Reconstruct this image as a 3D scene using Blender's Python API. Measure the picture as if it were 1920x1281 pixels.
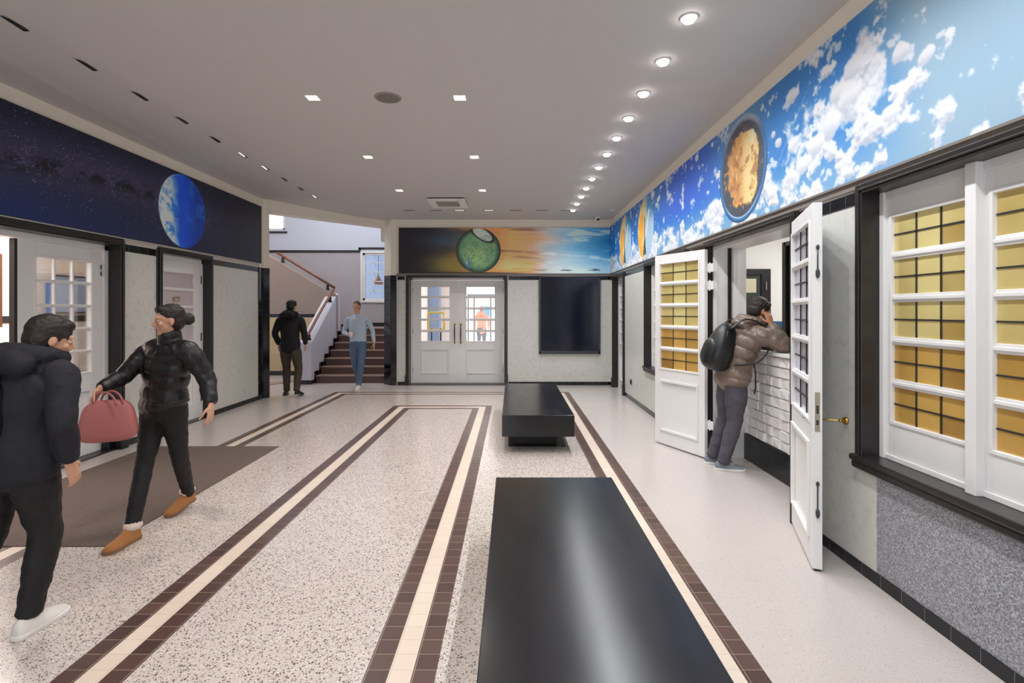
import bpy, bmesh, math, random
import numpy as np
from mathutils import Vector, Matrix
random.seed(7); np.random.seed(7)
PI = math.pi
S = bpy.context.scene
for o in list(bpy.data.objects): bpy.data.objects.remove(o)
C = S.collection
# ---------------------------------------------------------------- camera, world, exposure
cam_d = bpy.data.cameras.new('camera'); cam = bpy.data.objects.new('camera', cam_d); C.objects.link(cam)
cam.location = (0, 0, 1.6); cam.rotation_euler = (PI/2, 0, 0)
cam_d.sensor_width = 36; cam_d.lens = 18.0; cam_d.shift_x = 0.0; cam_d.shift_y = -57.5/1920
cam_d.clip_start = 0.05
S.camera = cam
W = bpy.data.worlds.new('daylight'); S.world = W; W.use_nodes = True
W.node_tree.nodes['Background'].inputs[0].default_value = (0.85, 0.91, 1.0, 1)
W.node_tree.nodes['Background'].inputs[1].default_value = 4.2
S.view_settings.view_transform = 'Standard'; S.view_settings.look = 'None'
S.view_settings.gamma = 1; S.view_settings.use_curve_mapping = False
S.view_settings.exposure = 0.0
ROW_W, DOWN_W, SLOT_W, ROOM_W = 64, 76, 24, 52      # watts of the lamps, used by their builders
WARM, NEUT = (1.0, 0.945, 0.895), (1.0, 0.97, 0.95)

# ---------------------------------------------------------------- helpers
def lin(c):
    if isinstance(c, str): c = tuple(int(c[i:i+2], 16) for i in (0, 2, 4))
    return tuple(((v/255)/12.92 if v/255 <= .04045 else ((v/255+.055)/1.055)**2.4) for v in c[:3])
MATS = {}
class NT:
    def __init__(s, name):
        s.m = bpy.data.materials.new(name); s.m.use_nodes = True; s.t = s.m.node_tree
        s.b = s.t.nodes['Principled BSDF']
    def n(s, typ, **kw):
        nd = s.t.nodes.new(typ)
        for k, v in kw.items(): setattr(nd, k, v)
        return nd
    def l(s, a, b): s.t.links.new(a, b)
    def val(s, node, i, v):
        if hasattr(v, 'is_output') or isinstance(v, bpy.types.NodeSocket): s.l(v, node.inputs[i])
        else: node.inputs[i].default_value = v
    def math(s, op, a, b=0.0, c=None):
        nd = s.n('ShaderNodeMath', operation=op); s.val(nd, 0, a); s.val(nd, 1, b)
        if c is not None: s.val(nd, 2, c)
        return nd.outputs[0]
    def mix(s, f, a, b):
        nd = s.n('ShaderNodeMix', data_type='RGBA'); s.val(nd, 0, f)
        for i, v in ((6, a), (7, b)):
            if isinstance(v, bpy.types.NodeSocket): s.l(v, nd.inputs[i])
            else: nd.inputs[i].default_value = (*v[:3], 1)
        return nd.outputs[2]
    def coord(s, kind='Object'): return s.n('ShaderNodeTexCoord').outputs[kind]
    def pos(s): return s.n('ShaderNodeNewGeometry').outputs['Position']
    def noise(s, vec, scale, detail=3, rough=.5):
        nd = s.n('ShaderNodeTexNoise'); s.l(vec, nd.inputs['Vector']); nd.inputs['Scale'].default_value = scale
        nd.inputs['Detail'].default_value = detail; nd.inputs['Roughness'].default_value = rough
        return nd.outputs[0]
    def ramp(s, f, stops):
        nd = s.n('ShaderNodeValToRGB'); s.l(f, nd.inputs[0]); e = nd.color_ramp.elements
        while len(e) < len(stops): e.new(.5)
        for el, (p, c) in zip(e, stops): el.position = p; el.color = (*c, 1) if not isinstance(c, float) else (c, c, c, 1)
        return nd.outputs[0]
    def bump(s, h, strength=.3, dist=.01):
        nd = s.n('ShaderNodeBump'); nd.inputs['Strength'].default_value = strength; nd.inputs['Distance'].default_value = dist
        s.l(h, nd.inputs['Height']); s.l(nd.outputs[0], s.b.inputs['Normal'])
    def base(s, c, rough=.5, metal=0.0, spec=None):
        s.val(s.b, 'Base Color', c if isinstance(c, bpy.types.NodeSocket) else (*c, 1))
        s.val(s.b, 'Roughness', rough); s.b.inputs['Metallic'].default_value = metal
        if spec is not None: s.b.inputs['Specular IOR Level'].default_value = spec

def mat(name, col, rough=.5, metal=0, var=.12, scale=6, bump=0, bscale=40, spec=None, coat=0):
    """plain surface with soft noise variation in colour and an optional bump"""
    if name in MATS: return MATS[name]
    t = NT(name); c = lin(col); v = t.coord()
    f = t.noise(v, scale, 4)
    lo = tuple(x*(1-var) for x in c); hi = tuple(min(1, x*(1+var)) for x in c)
    t.base(t.mix(f, lo, hi), rough, metal, spec)
    if coat: t.b.inputs['Coat Weight'].default_value = coat; t.b.inputs['Coat Roughness'].default_value = .08
    if bump: t.bump(t.noise(v, bscale, 3), bump, .004)
    MATS[name] = t.m; return t.m
def emat(name, col, strength):
    if name in MATS: return MATS[name]
    t = NT(name); t.base(lin(col), .5); t.b.inputs['Emission Color'].default_value = (*lin(col), 1)
    t.b.inputs['Emission Strength'].default_value = strength; MATS[name] = t.m; return t.m

class MB:
    def __init__(s): s.v = []; s.f = []; s.mi = []
    def add(s, vs, fs, mi=0):
        o = len(s.v); s.v += [tuple(v) for v in vs]; s.f += [tuple(i+o for i in f) for f in fs]; s.mi += [mi]*len(fs); return s
    def box(s, x0, x1, y0, y1, z0, z1, mi=0):
        if x0 > x1: x0, x1 = x1, x0
        if y0 > y1: y0, y1 = y1, y0
        if z0 > z1: z0, z1 = z1, z0
        v = [(x0,y0,z0),(x1,y0,z0),(x1,y1,z0),(x0,y1,z0),(x0,y0,z1),(x1,y0,z1),(x1,y1,z1),(x0,y1,z1)]
        return s.add(v, [(0,3,2,1),(4,5,6,7),(0,1,5,4),(1,2,6,5),(2,3,7,6),(3,0,4,7)], mi)
    def prism(s, poly, z0, z1, mi=0):
        n = len(poly); a = sum(poly[i][0]*poly[(i+1)%n][1]-poly[(i+1)%n][0]*poly[i][1] for i in range(n))
        if a < 0: poly = poly[::-1]
        v = [(x,y,z0) for x,y in poly]+[(x,y,z1) for x,y in poly]
        return s.add(v, [tuple(range(n))[::-1], tuple(range(n,2*n))]+[(i,(i+1)%n,(i+1)%n+n,i+n) for i in range(n)], mi)
    def loft(s, secs, mi=0, cap=True):
        """secs: list of rings, each a list of points"""
        n = len(secs[0]); v = [p for r in secs for p in r]; f = []
        for k in range(len(secs)-1):
            for i in range(n): f.append((k*n+i, k*n+(i+1)%n, (k+1)*n+(i+1)%n, (k+1)*n+i))
        if cap: f += [tuple(range(n))[::-1], tuple(range((len(secs)-1)*n, len(secs)*n))]
        return s.add(v, f, mi)
    def tube(s, pts, r, n=12, mi=0, up=None):
        pts = [Vector(p) for p in pts]; rs = r if isinstance(r, (list, tuple)) else [r]*len(pts); secs = []
        t0 = (pts[1]-pts[0]).normalized(); u = Vector(up) if up else (Vector((0,0,1)) if abs(t0.z) < .9 else Vector((1,0,0)))
        for i, p in enumerate(pts):
            t = (pts[min(i+1,len(pts)-1)]-pts[max(i-1,0)]).normalized()
            a = t.cross(u).normalized() if t.cross(u).length > 1e-5 else t.orthogonal(); b = a.cross(t).normalized(); u = b
            ra, rb = rs[i] if isinstance(rs[i], (tuple, list)) else (rs[i], rs[i])
            secs.append([p+a*ra*math.cos(2*PI*k/n)+b*rb*math.sin(2*PI*k/n) for k in range(n)])
        return s.loft([[q for q in sec] for sec in secs], mi)
    def cyl(s, c, r, h, n=24, axis='z', mi=0, r2=None):
        c = Vector(c); d = {'x':Vector((1,0,0)),'y':Vector((0,1,0)),'z':Vector((0,0,1))}[axis]
        return s.tube([c, c+d*h], [r, r if r2 is None else r2], n, mi)
    def lathe(s, prof, c, n=24, mi=0, axis='z'):
        c = Vector(c); secs = []
        for r, h in prof:
            ring = []
            for k in range(n):
                a = 2*PI*k/n; x, y = max(r,1e-4)*math.cos(a), max(r,1e-4)*math.sin(a)
                ring.append(c+(Vector((x,y,h)) if axis=='z' else Vector((h,x,y)) if axis=='x' else Vector((y,h,x))))
            secs.append(ring)
        return s.loft(secs, mi)
    def ell(s, c, r, R=None, e=1.0, nu=20, nv=14, fn=None, mi=0):
        """superellipsoid: centre, radii, 3x3 rotation, exponent (1 sphere, <1 boxy)"""
        c = Vector(c); R = R or Matrix.Identity(3); sg = lambda x: math.copysign(abs(x)**e, x); secs = []
        for j in range(nv+1):
            ph = -PI/2+PI*j/nv; ring = []
            for i in range(nu):
                th = 2*PI*i/nu; cp = sg(max(math.cos(ph),1e-6))
                q = Vector((cp*sg(math.cos(th))*r[0], cp*sg(math.sin(th))*r[1], sg(math.sin(ph))*r[2]))
                if fn: q = fn(q)
                ring.append(c+R@q)
            secs.append(ring)
        return s.loft(secs, mi)
    def build(s, name, m, parent=None, off=None, smooth=False, bevel=0, colors=None):
        me = bpy.data.meshes.new(name); off = Vector(off) if off is not None else Vector((0,0,0))
        me.from_pydata([tuple(Vector(v)-off) for v in s.v], [], s.f)
        for mm in (m if isinstance(m, (list, tuple)) else [m]): me.materials.append(mm)
        if isinstance(m, (list, tuple)): me.polygons.foreach_set('material_index', s.mi)
        if smooth: me.polygons.foreach_set('use_smooth', [True]*len(me.polygons))
        me.update()
        o = bpy.data.objects.new(name, me); C.objects.link(o)
        if parent: o.parent = parent
        if bevel:
            b = o.modifiers.new('bevel', 'BEVEL'); b.width = bevel; b.segments = 2; b.limit_method = 'ANGLE'
            b.harden_normals = False
        return o
def tag(o, label=None, cat=None, group=None, kind=None):
    if label: o['label'] = label
    if cat: o['category'] = cat
    if group: o['group'] = group
    if kind: o['kind'] = kind
    return o
def empty(name, loc=(0,0,0), rz=0, parent=None, **kw):
    o = bpy.data.objects.new(name, None); C.objects.link(o); o.location = loc; o.rotation_euler = (0,0,rz); o.empty_display_size = .1
    if parent: o.parent = parent
    return tag(o, **kw)
def copy_tree(o, parent=None):
    c = o.copy(); C.objects.link(c)
    if parent: c.parent = parent
    for ch in o.children: copy_tree(ch, c)
    return c
def lamp(name, kind, parent, loc, power, col, **kw):
    d = bpy.data.lights.new(name, kind); d.energy = power; d.color = col
    rot = kw.pop('rot', (0,0,0))
    for k, v in kw.items(): setattr(d, k, v)
    o = bpy.data.objects.new(name, d); C.objects.link(o); o.location = loc; o.rotation_euler = rot
    if parent: o.parent = parent
    return o

# ---------------------------------------------------------------- materials
cream = mat('cream_paint', (236,228,212), .6, var=.03)
white = mat('white_paint', (236,234,232), .35, var=.02)
ceil_m = mat('ceiling_paint', (200,196,194), .75, var=.02)
dark = mat('charcoal_paint', (38,34,34), .3, var=.06)
midgrey = mat('grey_moulding', (128,120,113), .35, var=.05)
gunmetal = mat('gunmetal', (70,72,78), .35, .5, var=.05)
black = mat('black_plastic', (18,18,20), .35)
brass = mat('brass', (190,150,70), .28, 1, var=.1)
chrome = mat('chrome', (200,200,205), .2, 1)
wood = mat('rail_wood', (122,66,38), .3, var=.3, scale=14)
lead = mat('lead_came', (58,56,55), .5, .3)
bluegrey = mat('pale_blue_paint', (206,208,218), .6, var=.02)
stairgrey = mat('grey_plaster', (178,170,172), .6, var=.08, scale=3)
roompink = mat('blush_paint', (246,232,226), .6, var=.02)
def m_plaster():
    t = NT('dado_plaster'); v = t.pos()
    a = t.noise(v, 1.3, 5, .6); b = t.noise(v, 14, 4, .6)
    c = t.mix(a, lin((204,203,196)), lin((220,218,211)))
    c = t.mix(t.math('MULTIPLY', t.ramp(b, [(.5, 0.0), (.75, 1.0)]), .35), c, lin((160,157,146)))
    t.base(c, t.math('MULTIPLY_ADD', b, .2, .22)); t.bump(t.noise(v, 45, 4), .12, .004)
    return t.m
plaster = m_plaster()
def m_granite():
    t = NT('granite_render'); v = t.pos()
    vo = t.n('ShaderNodeTexVoronoi'); t.l(v, vo.inputs['Vector']); vo.inputs['Scale'].default_value = 170
    sep = t.n('ShaderNodeSeparateColor'); t.l(vo.outputs['Color'], sep.inputs[0])
    c = t.ramp(sep.outputs[0], [(0.0, lin((88,88,92))), (.35, lin((132,134,140))), (.7, lin((160,162,168))), (1.0, lin((200,200,205)))])
    t.base(t.mix(t.math('MULTIPLY', t.noise(v, 2.5, 3), .4), c, lin((165,166,172))), .55); t.bump(sep.outputs[1], .25, .003)
    return t.m
granite = m_granite()
def m_terrazzo(name, base1, base2, dk, lt, thr, scale, rough, grit=1.0):
    t = NT(name); v = t.pos()
    n1 = t.noise(v, .8, 4); c = t.mix(n1, lin(base1), lin(base2))
    for sc, off in ((scale, 0), (scale*1.7, .0)):
        vo = t.n('ShaderNodeTexVoronoi'); t.l(v, vo.inputs['Vector']); vo.inputs['Scale'].default_value = sc
        vo.inputs['Randomness'].default_value = 1
        sep = t.n('ShaderNodeSeparateColor'); t.l(vo.outputs['Color'], sep.inputs[0])
        inside = t.math('LESS_THAN', vo.outputs['Distance'], .42)
        d = t.math('MULTIPLY', t.math('LESS_THAN', sep.outputs[0], thr), inside)
        w = t.math('MULTIPLY', t.math('GREATER_THAN', sep.outputs[0], .78), inside)
        c = t.mix(t.math('MULTIPLY', d, .95*grit), c, t.mix(sep.outputs[1], lin(dk), lin((120,96,80))))
        c = t.mix(t.math('MULTIPLY', w, .45*grit), c, lin(lt))
    t.base(c, t.math('MULTIPLY_ADD', t.noise(v, 1.5, 2), .06, rough)); t.b.inputs['Specular IOR Level'].default_value = .5
    return t.m
terr = m_terrazzo('speckled_terrazzo', (192,180,172), (204,193,185), (30,26,26), (240,232,226), .26, 88, .17)
terr_c = m_terrazzo('cream_terrazzo', (186,177,172), (197,188,183), (160,150,140), (226,220,214), .1, 110, .22, .35)
def m_tile(name, ca, cb, joint, pitch, rough, axes='xy', off=(0,0,0), jw=.02, jx=None):
    """glazed or quarry tiles with joints every <pitch> metres along the given world axes"""
    t = NT(name); v = t.pos(); sp = t.n('ShaderNodeSeparateXYZ'); t.l(v, sp.inputs[0])
    j = None; ids = []
    for ax, pt in zip(axes, pitch if isinstance(pitch, tuple) else (pitch,)*len(axes)):
        i = 'xyz'.index(ax); q = t.math('DIVIDE', t.math('ADD', sp.outputs[i], off[i]+40*pt), pt)
        fr = t.math('FRACT', q); ids.append(t.math('FLOOR', q))
        e = t.math('LESS_THAN', fr, .0035/pt*(jx or 1)); j = e if j is None else t.math('MAXIMUM', j, e)
    cx = t.n('ShaderNodeCombineXYZ')
    for k, q in enumerate(ids): t.l(q, cx.inputs[k])
    wn = t.n('ShaderNodeTexWhiteNoise'); t.l(cx.outputs[0], wn.inputs['Vector'])
    c = t.mix(wn.outputs[0], lin(ca), lin(cb)); c = t.mix(t.math('MULTIPLY', t.noise(v, 30, 3), .2), c, lin(cb))
    t.base(t.mix(j, c, lin(joint)), rough); 
    t.bump(t.math('SUBTRACT', 1.0, j), .4, .002)
    return t.m
P = .1045
dark_tile = m_tile('brown_floor_tile', (70,50,46), (92,68,60), (150,134,120), P, .3, 'xy', (.33,0.02,0))
pale_tile = m_tile('cream_floor_tile', (222,206,190), (216,198,182), (196,180,164), P, .3, 'xy', (.33,.02,0))
blk_y = m_tile('black_glazed_tile', (16,17,22), (24,26,34), (120,120,118), .157, .12, 'y', (0,.038,0), jx=.8)
blk_x = m_tile('black_glazed_tile_back', (16,17,22), (24,26,34), (120,120,118), .157, .12, 'x', jx=.8)
blk = mat('black_glaze', (15,17,24), .1, var=.3, scale=2, coat=.5)
grout = mat('grey_grout', (70,70,72), .8)
stair_m = mat('stair_tile', (104,80,72), .45, var=.12, scale=4)
nosing_m = mat('stair_nosing', (150,124,110), .4, var=.08)
beige_tile = m_tile('beige_wall_tile', (196,172,130), (208,184,142), (130,108,80), (.44,.5), .35, 'xz')
carpet = mat('entrance_carpet', (100,86,78), .95, var=.6, scale=110, bump=.8, bscale=250)
def m_bench():
    t = NT('blackened_steel'); v = t.coord()
    mp = t.n('ShaderNodeMapping'); t.l(v, mp.inputs[0]); mp.inputs['Scale'].default_value = (6, 1.6, 6)
    n = t.noise(mp.outputs[0], 1.5, 2, .4); n2 = t.noise(v, 2.2, 2, .4)
    c = t.mix(n2, lin((16,16,20)), lin((22,23,28)))
    sc = t.ramp(t.noise(mp.outputs[0], 9, 6, .7), [(.66, 0.0), (.8, 1.0)])
    c = t.mix(t.math('MULTIPLY', sc, .03), c, lin((140,140,140)))
    t.base(c, t.math('MULTIPLY_ADD', n, .10, .17), .0, .5)
    return t.m
bench_m = m_bench()
def m_amber(name, lo, hi, rough=.22, dark_low=.0):
    t = NT(name); v = t.pos(); sp = t.n('ShaderNodeSeparateXYZ'); t.l(v, sp.inputs[0])
    oi = t.n('ShaderNodeObjectInfo')
    n = t.noise(v, 2.2, 3, .5)
    vo = t.n('ShaderNodeTexVoronoi'); t.l(v, vo.inputs['Vector']); vo.inputs['Scale'].default_value = 7
    sep = t.n('ShaderNodeSeparateColor'); t.l(vo.outputs['Color'], sep.inputs[0])
    f = t.math('ADD', t.math('MULTIPLY_ADD', n, .9, -.15), t.math('MULTIPLY_ADD', t.n('ShaderNodeNewGeometry').outputs['Random Per Island'], .75, -.2))
    c = t.mix(f, lin(lo), lin(hi)); t.base(c, rough, .25, .6); t.bump(t.noise(v, 26, 3), .2, .006)
    return t.m
amber = m_amber('amber_cathedral_glass', (176,142,66), (248,232,160))
amber_low = m_amber('dark_amber_glass', (146,104,40), (232,188,100))
smoke = m_amber('smoky_leaded_glass', (160,156,172), (204,202,216), .12)
frost = mat('frosted_glass', (196,184,188), .3, var=.04)
def m_glass(name, tint, refl=.12):
    t = NT(name); tr = t.n('ShaderNodeBsdfTransparent'); tr.inputs[0].default_value = (*lin(tint), 1)
    gl = t.n('ShaderNodeBsdfGlossy'); gl.inputs['Roughness'].default_value = .02
    fr = t.n('ShaderNodeFresnel'); fr.inputs[0].default_value = 1.45
    mx = t.n('ShaderNodeMixShader'); t.l(t.math('MULTIPLY_ADD', fr.outputs[0], .8, refl*.2), mx.inputs[0]); t.l(tr.outputs[0], mx.inputs[1]); t.l(gl.outputs[0], mx.inputs[2])
    t.l(mx.outputs[0], t.t.nodes['Material Output'].inputs[0]); return t.m
glass = m_glass('clear_glass', (246,248,248)); green_glass = m_glass('green_edge_glass', (150,176,158))
def m_screen():
    t = NT('glossy_black_screen'); t.base(lin((9,16,38)), .12, 0, .6); return t.m
screen_m = m_screen()
def m_brick3d():
    t = NT('white_relief_tile'); v = t.pos(); mp = t.n('ShaderNodeMapping'); t.l(v, mp.inputs[0]); mp.inputs['Rotation'].default_value = (0,0,PI/2)
    t.base(t.mix(t.noise(v, 8, 3), lin((232,228,226)), lin((244,240,238))), .25); t.bump(t.noise(v, 60, 3), .15, .003)
    return t.m
relief_m = m_brick3d()

# ---------------------------------------------------------------- constants of the place
XR, XL, YB = 2.13, -4.56, 11.01          # right wall, left wall, back wall
ZC, ZL = 3.561, 3.645                     # ceiling, ceiling edge on the left
FR = -3.28                                # where the ceiling starts to rise to the left
D0, D1 = (-4.46, 9.43), (-2.72, 11.12)    # the slanting opening to the stairs
Y0 = -3.2                                 # end of the hall behind the camera

# ---------------------------------------------------------------- floor
def floor():
    xs = sorted({XL-3.2, XL-.3, -3.49, -3.49+P, -3.49+2*P, -3.49+3*P, -1.99, -1.99+P, -1.99+2*P, -1.99+3*P,
                 -.335-3*P, -.335-2*P, -.335-P, -.335, 1.12-3*P, 1.12-2*P, 1.12-P, 1.12, XR+.0, 6.2})
    fo, fi = 10.1, 8.66
    ys = sorted({Y0, fi-3*P, fi-2*P, fi-P, fi, fo-3*P, fo-2*P, fo-P, fo, YB, 15.2})
    def m(x, y):
        for (l, r, far, kin, kout) in ((-1.99, -.335, fi, 0, 0), (-3.49, 1.12, fo, 0, 1)):
            d = min(x-l, r-x, far-y)
            if 0 < d < 3*P:
                k = int(d/P); return 3 if k == 1 else 2
            if d > 3*P: return 0
        return 1
    b = MB()
    for i in range(len(xs)-1):
        for j in range(len(ys)-1):
            x0, x1, y0, y1 = xs[i], xs[i+1], ys[j], ys[j+1]
            if x1-x0 < 1e-6: continue
            b.add([(x0,y0,0),(x1,y0,0),(x1,y1,0),(x0,y1,0)], [(0,1,2,3)], m((x0+x1)/2, (y0+y1)/2))
    b.box(XL-3.2, 6.2, Y0, 15.2, -.12, -.005, 1)
    o = b.build('floor', [terr, terr_c, dark_tile, pale_tile])
    tag(o, 'speckled terrazzo hall floor with brown and cream tile border bands', 'floor', kind='structure')
floor()
def struct(name, b, m, label, cat, **kw): return tag(b.build(name, m, **kw), label, cat, kind='structure')

def stripe():                                            # border seen on the floor of the stair lobby
    b = MB()
    for k, mm in ((0, 0), (1, 1), (2, 0)):
        x = -5.7+k*.13; b.prism([(x,10.9),(x+.13,10.9),(x+.95+.13,12.3),(x+.95,12.3)], .0005, .0035, mm)
    struct('trim_5', b, [dark_tile, pale_tile], 'brown and cream tile stripe on the stair lobby floor', 'floor border')
stripe()

# ---------------------------------------------------------------- ceiling
b = MB(); zt = 4.0
b.add([(FR,Y0,ZC),(XR+.1,Y0,ZC),(XR+.1,YB+.1,ZC),(D1[0],D1[1],ZC),(FR,10.6,ZC),(FR,10.6,zt),(D1[0],D1[1],zt),(XR+.1,YB+.1,zt),(XR+.1,Y0,zt),(FR,Y0,zt)],
      [(0,4,3,2,1),(5,9,8,7,6),(0,1,8,9),(1,2,7,8),(2,3,6,7),(3,4,5,6),(4,0,9,5)])
b.add([(XL-.1,Y0,ZL),(FR,Y0,ZC),(FR,10.6,ZC),(D0[0],D0[1],ZL),(XL-.1,D0[1],ZL),(XL-.1,Y0,zt),(FR,Y0,zt),(FR,10.6,zt),(D0[0],D0[1],zt),(XL-.1,D0[1],zt)],
      [(0,4,3,2,1),(5,6,7,8,9),(0,1,6,5),(1,2,7,6),(2,3,8,7),(3,4,9,8),(4,0,5,9)])
struct('ceiling', b, ceil_m, 'plain hall ceiling, folded up towards the left wall', 'ceiling')

# ---------------------------------------------------------------- walls with openings
def wall(name, axis, p0, p1, a0, a1, z0, z1, holes, mf, mats, label):
    """slab between p0 and p1 on the given axis, running a0..a1, with rectangular holes (a,b,z,z)"""
    As = sorted({a0, a1}|{h[0] for h in holes}|{h[1] for h in holes}|set(mf.get('a', []))); As = [a for a in As if a0 <= a <= a1]
    Zs = sorted({z0, z1}|{h[2] for h in holes}|{h[3] for h in holes}|set(mf.get('z', []))); Zs = [z for z in Zs if z0 <= z <= z1]
    b = MB()
    for i in range(len(As)-1):
        for j in range(len(Zs)-1):
            ca, cz = (As[i]+As[i+1])/2, (Zs[j]+Zs[j+1])/2
            if any(h[0] < ca < h[1] and h[2] < cz < h[3] for h in holes): continue
            k = mf['f'](ca, cz)
            if axis == 'x': b.box(p0, p1, As[i], As[i+1], Zs[j], Zs[j+1], k)
            else: b.box(As[i], As[i+1], p0, p1, Zs[j], Zs[j+1], k)
    return struct(name, b, mats, label, 'wall')
TB, TT = 2.255, 2.33                      # black tile course
W1, W2 = (1.15, 3.10, .72, 2.325), (6.24, 8.14, .72, 2.325)
CO, D3 = (3.86, 5.60, 0, 2.31), (9.72, 10.72, 0, 2.31)
RH = [(a, b_, z, 2.34) for a, b_, z, _ in (W1, W2, CO, D3)]
wall('wall_right', 'x', XR, XR+.22, Y0, YB, 0, ZC, RH,
     {'a': [3.14], 'z': [2.34, .72], 'f': lambda a, z: 0 if z > 2.34 else (2 if a < 3.14 and z < .72 else 1)}, [cream, plaster, granite],
     'right wall of the hall, pale plaster dado with grey speckled render below the near window')
BD = (-2.235, -.145, 0, 2.335)
wall('wall_back', 'y', YB, YB+.3, -2.5, XR+.22, 0, ZC+.4, [BD], {'z': [2.34], 'f': lambda a, z: 0 if z > 2.34 else 1}, [cream, plaster],
     'back wall of the hall with double doors and a painted frieze')
LD, ID = (3.7, 5.93, 0, 2.37), (6.62, 7.72, 0, 2.37)
wall('wall_left', 'x', XL-.25, XL, Y0, 9.2, 0, ZL+.1, [LD, ID], {'z': [2.40], 'f': lambda a, z: 0 if z > 2.40 else 1}, [cream, plaster],
     'left wall of the hall with two doors below a painted frieze')
# unseen wall behind the camera, opening added to let in fill daylight
wall('wall_front', 'y', Y0-.2, Y0, XL-.25, XR+.22, 0, ZC+.4, [(-2.6, .6, 0, 2.9)], {'f': lambda a, z: 0}, [cream], 'unseen wall behind with wide opening added to let in daylight')
# plaster corner strip of the right-hand window surround (smooth repaired patch)
b = MB(); b.box(XR-.002, XR+.01, 2.99, 3.2, .072, .72); struct('trim_6', b, plaster, 'smooth plaster patch beside the speckled render', 'wall patch')

def course(name, b, m, label): struct(name, b, m, label, 'skirting' if 'base' in name else 'trim')
def runs(a0, a1, holes):
    hs = sorted((h[0], h[1]) for h in holes); out = []; a = a0
    for h0, h1 in hs:
        if h0 > a: out.append((a, min(h0, a1)))
        a = max(a, h1)
    if a < a1: out.append((a, a1))
    return out
b = MB(); cs = .07
rr = [(W1[0]-cs, W1[1]+cs), (W2[0]-cs, W2[1]+cs), (CO[0]-cs, CO[1]+cs), (D3[0]-cs, D3[1]+cs)]
for a0, a1 in runs(Y0, YB, rr): b.box(XR-.006, XR+.01, a0, a1, TB, TT)
course('trim_1', b, blk_y, 'course of black glazed tiles along the top of the right dado')
b = MB()
for a0, a1 in runs(Y0, YB, rr[2:]): b.box(XR-.008, XR+.01, a0, a1, .0, .072)
course('baseboard_right', b, blk_y, 'black tile skirting along the right wall')
b = MB()
for a0, a1 in runs(-2.46, XR, [(BD[0]-cs, BD[1]+cs)]): b.box(a0, a1, YB-.006, YB+.01, TB+.01, TT+.012)
course('trim_2', b, blk_x, 'course of black glazed tiles on the back wall')
b = MB()
for a0, a1 in runs(-2.46, XR, [(BD[0]-cs, BD[1]+cs)]): b.box(a0, a1, YB-.008, YB+.01, 0, .075)
course('baseboard_back', b, blk_x, 'black tile skirting of the back wall')
b = MB(); ll = [(LD[0]-cs, LD[1]+cs), (ID[0]-cs, ID[1]+cs)]
for a0, a1 in runs(Y0, 9.2, ll): b.box(XL-.01, XL+.006, a0, a1, 2.30, 2.385)
course('trim_3', b, blk_y, 'course of black glazed tiles along the top of the left dado')
b = MB()
for a0, a1 in runs(Y0, 9.2, ll): b.box(XL-.01, XL+.008, a0, a1, 0, .075)
course('baseboard_left', b, blk_y, 'black tile skirting along the left wall')
# picture ledge below the friezes
def ledge(name, pts, z0, z1, d, m, label):
    b = MB(); (x0, y0), (x1, y1) = pts; dx, dy = x1-x0, y1-y0; L = math.hypot(dx, dy); nx, ny = dy/L, -dx/L
    for (za, zb, dd) in ((z0, z0+(z1-z0)*.75, d*.55), (z0+(z1-z0)*.75, z1, d)):
        b.prism([(x0,y0),(x1,y1),(x1+nx*dd,y1+ny*dd),(x0+nx*dd,y0+ny*dd)], za, zb)
    return struct(name, b, m, label, 'trim')
ledge('trim_4', ((XR, Y0), (XR, YB)), 2.345, 2.402, -.035, midgrey, 'grey picture ledge below the cloud frieze')
ledge('trim_7', ((-2.48, YB), (XR, YB)), 2.345, 2.402, .03, midgrey, 'grey picture ledge below the sunset frieze')
ledge('trim_8', ((XL, Y0), (XL, 9.2)), 2.405, 2.452, .03, mat('pale_moulding', (190,184,176), .4), 'pale picture ledge below the starry frieze')

# ---------------------------------------------------------------- tiled piers and slanting beam to the stairs
def pier(name, poly, zt, ztop, label):
    core = MB(); core.prism(poly, 0, zt)
    cx = sum(p[0] for p in poly)/len(poly); cy = sum(p[1] for p in poly)/len(poly)
    up = MB(); up.prism(poly, zt, ztop)
    e = empty(name, (cx, cy, 0), label=label, cat='pier', kind='structure')
    core.build('pier_core', grout, e, (cx,cy,0)); up.build('plastered_shaft', cream, e, (cx,cy,0))
    t = MB(); h = .152; k = 0; z = .0
    while z < zt-.01:
        z1 = min(z+h-.004, zt); 
        n = len(poly)
        for i in range(n):
            (x0,y0),(x1,y1) = poly[i], poly[(i+1)%n]; dx,dy = x1-x0,y1-y0; L = math.hypot(dx,dy)
            mx,my = (x0+x1)/2-cx,(y0+y1)/2-cy; nx,ny = dy/L,-dx/L
            if nx*mx+ny*my < 0: nx,ny = -nx,-ny
            m = max(1, round(L/.15))
            for q in range(m):
                s0, s1 = q/m+.002/L, (q+1)/m-.002/L; o = .007
                A = (x0+dx*s0, y0+dy*s0); B = (x0+dx*s1, y0+dy*s1)
                t.prism([A,B,(B[0]+nx*o,B[1]+ny*o),(A[0]+nx*o,A[1]+ny*o)], z+.002, z1)
        z += h
    t.build('glazed_tiles', blk, e, (cx,cy,0))
pier('trim_9', [(-4.55,9.2),(-4.55,9.36),(-4.47,9.43),(-4.60,9.62),(-4.82,9.62),(-4.82,9.2)], 2.385, 4.2, 'black tiled pier at the left of the stair opening')
pier('trim_10', [(-2.78,11.16),(-2.60,10.985),(-2.487,10.985),(-2.487,11.3),(-2.78,11.3)], 2.362, 4.2, 'black tiled pier between stair opening and double doors')
b = MB(); d = Vector((D1[0]-D0[0], D1[1]-D0[1])).normalized(); nrm = Vector((-d.y, d.x))
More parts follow.
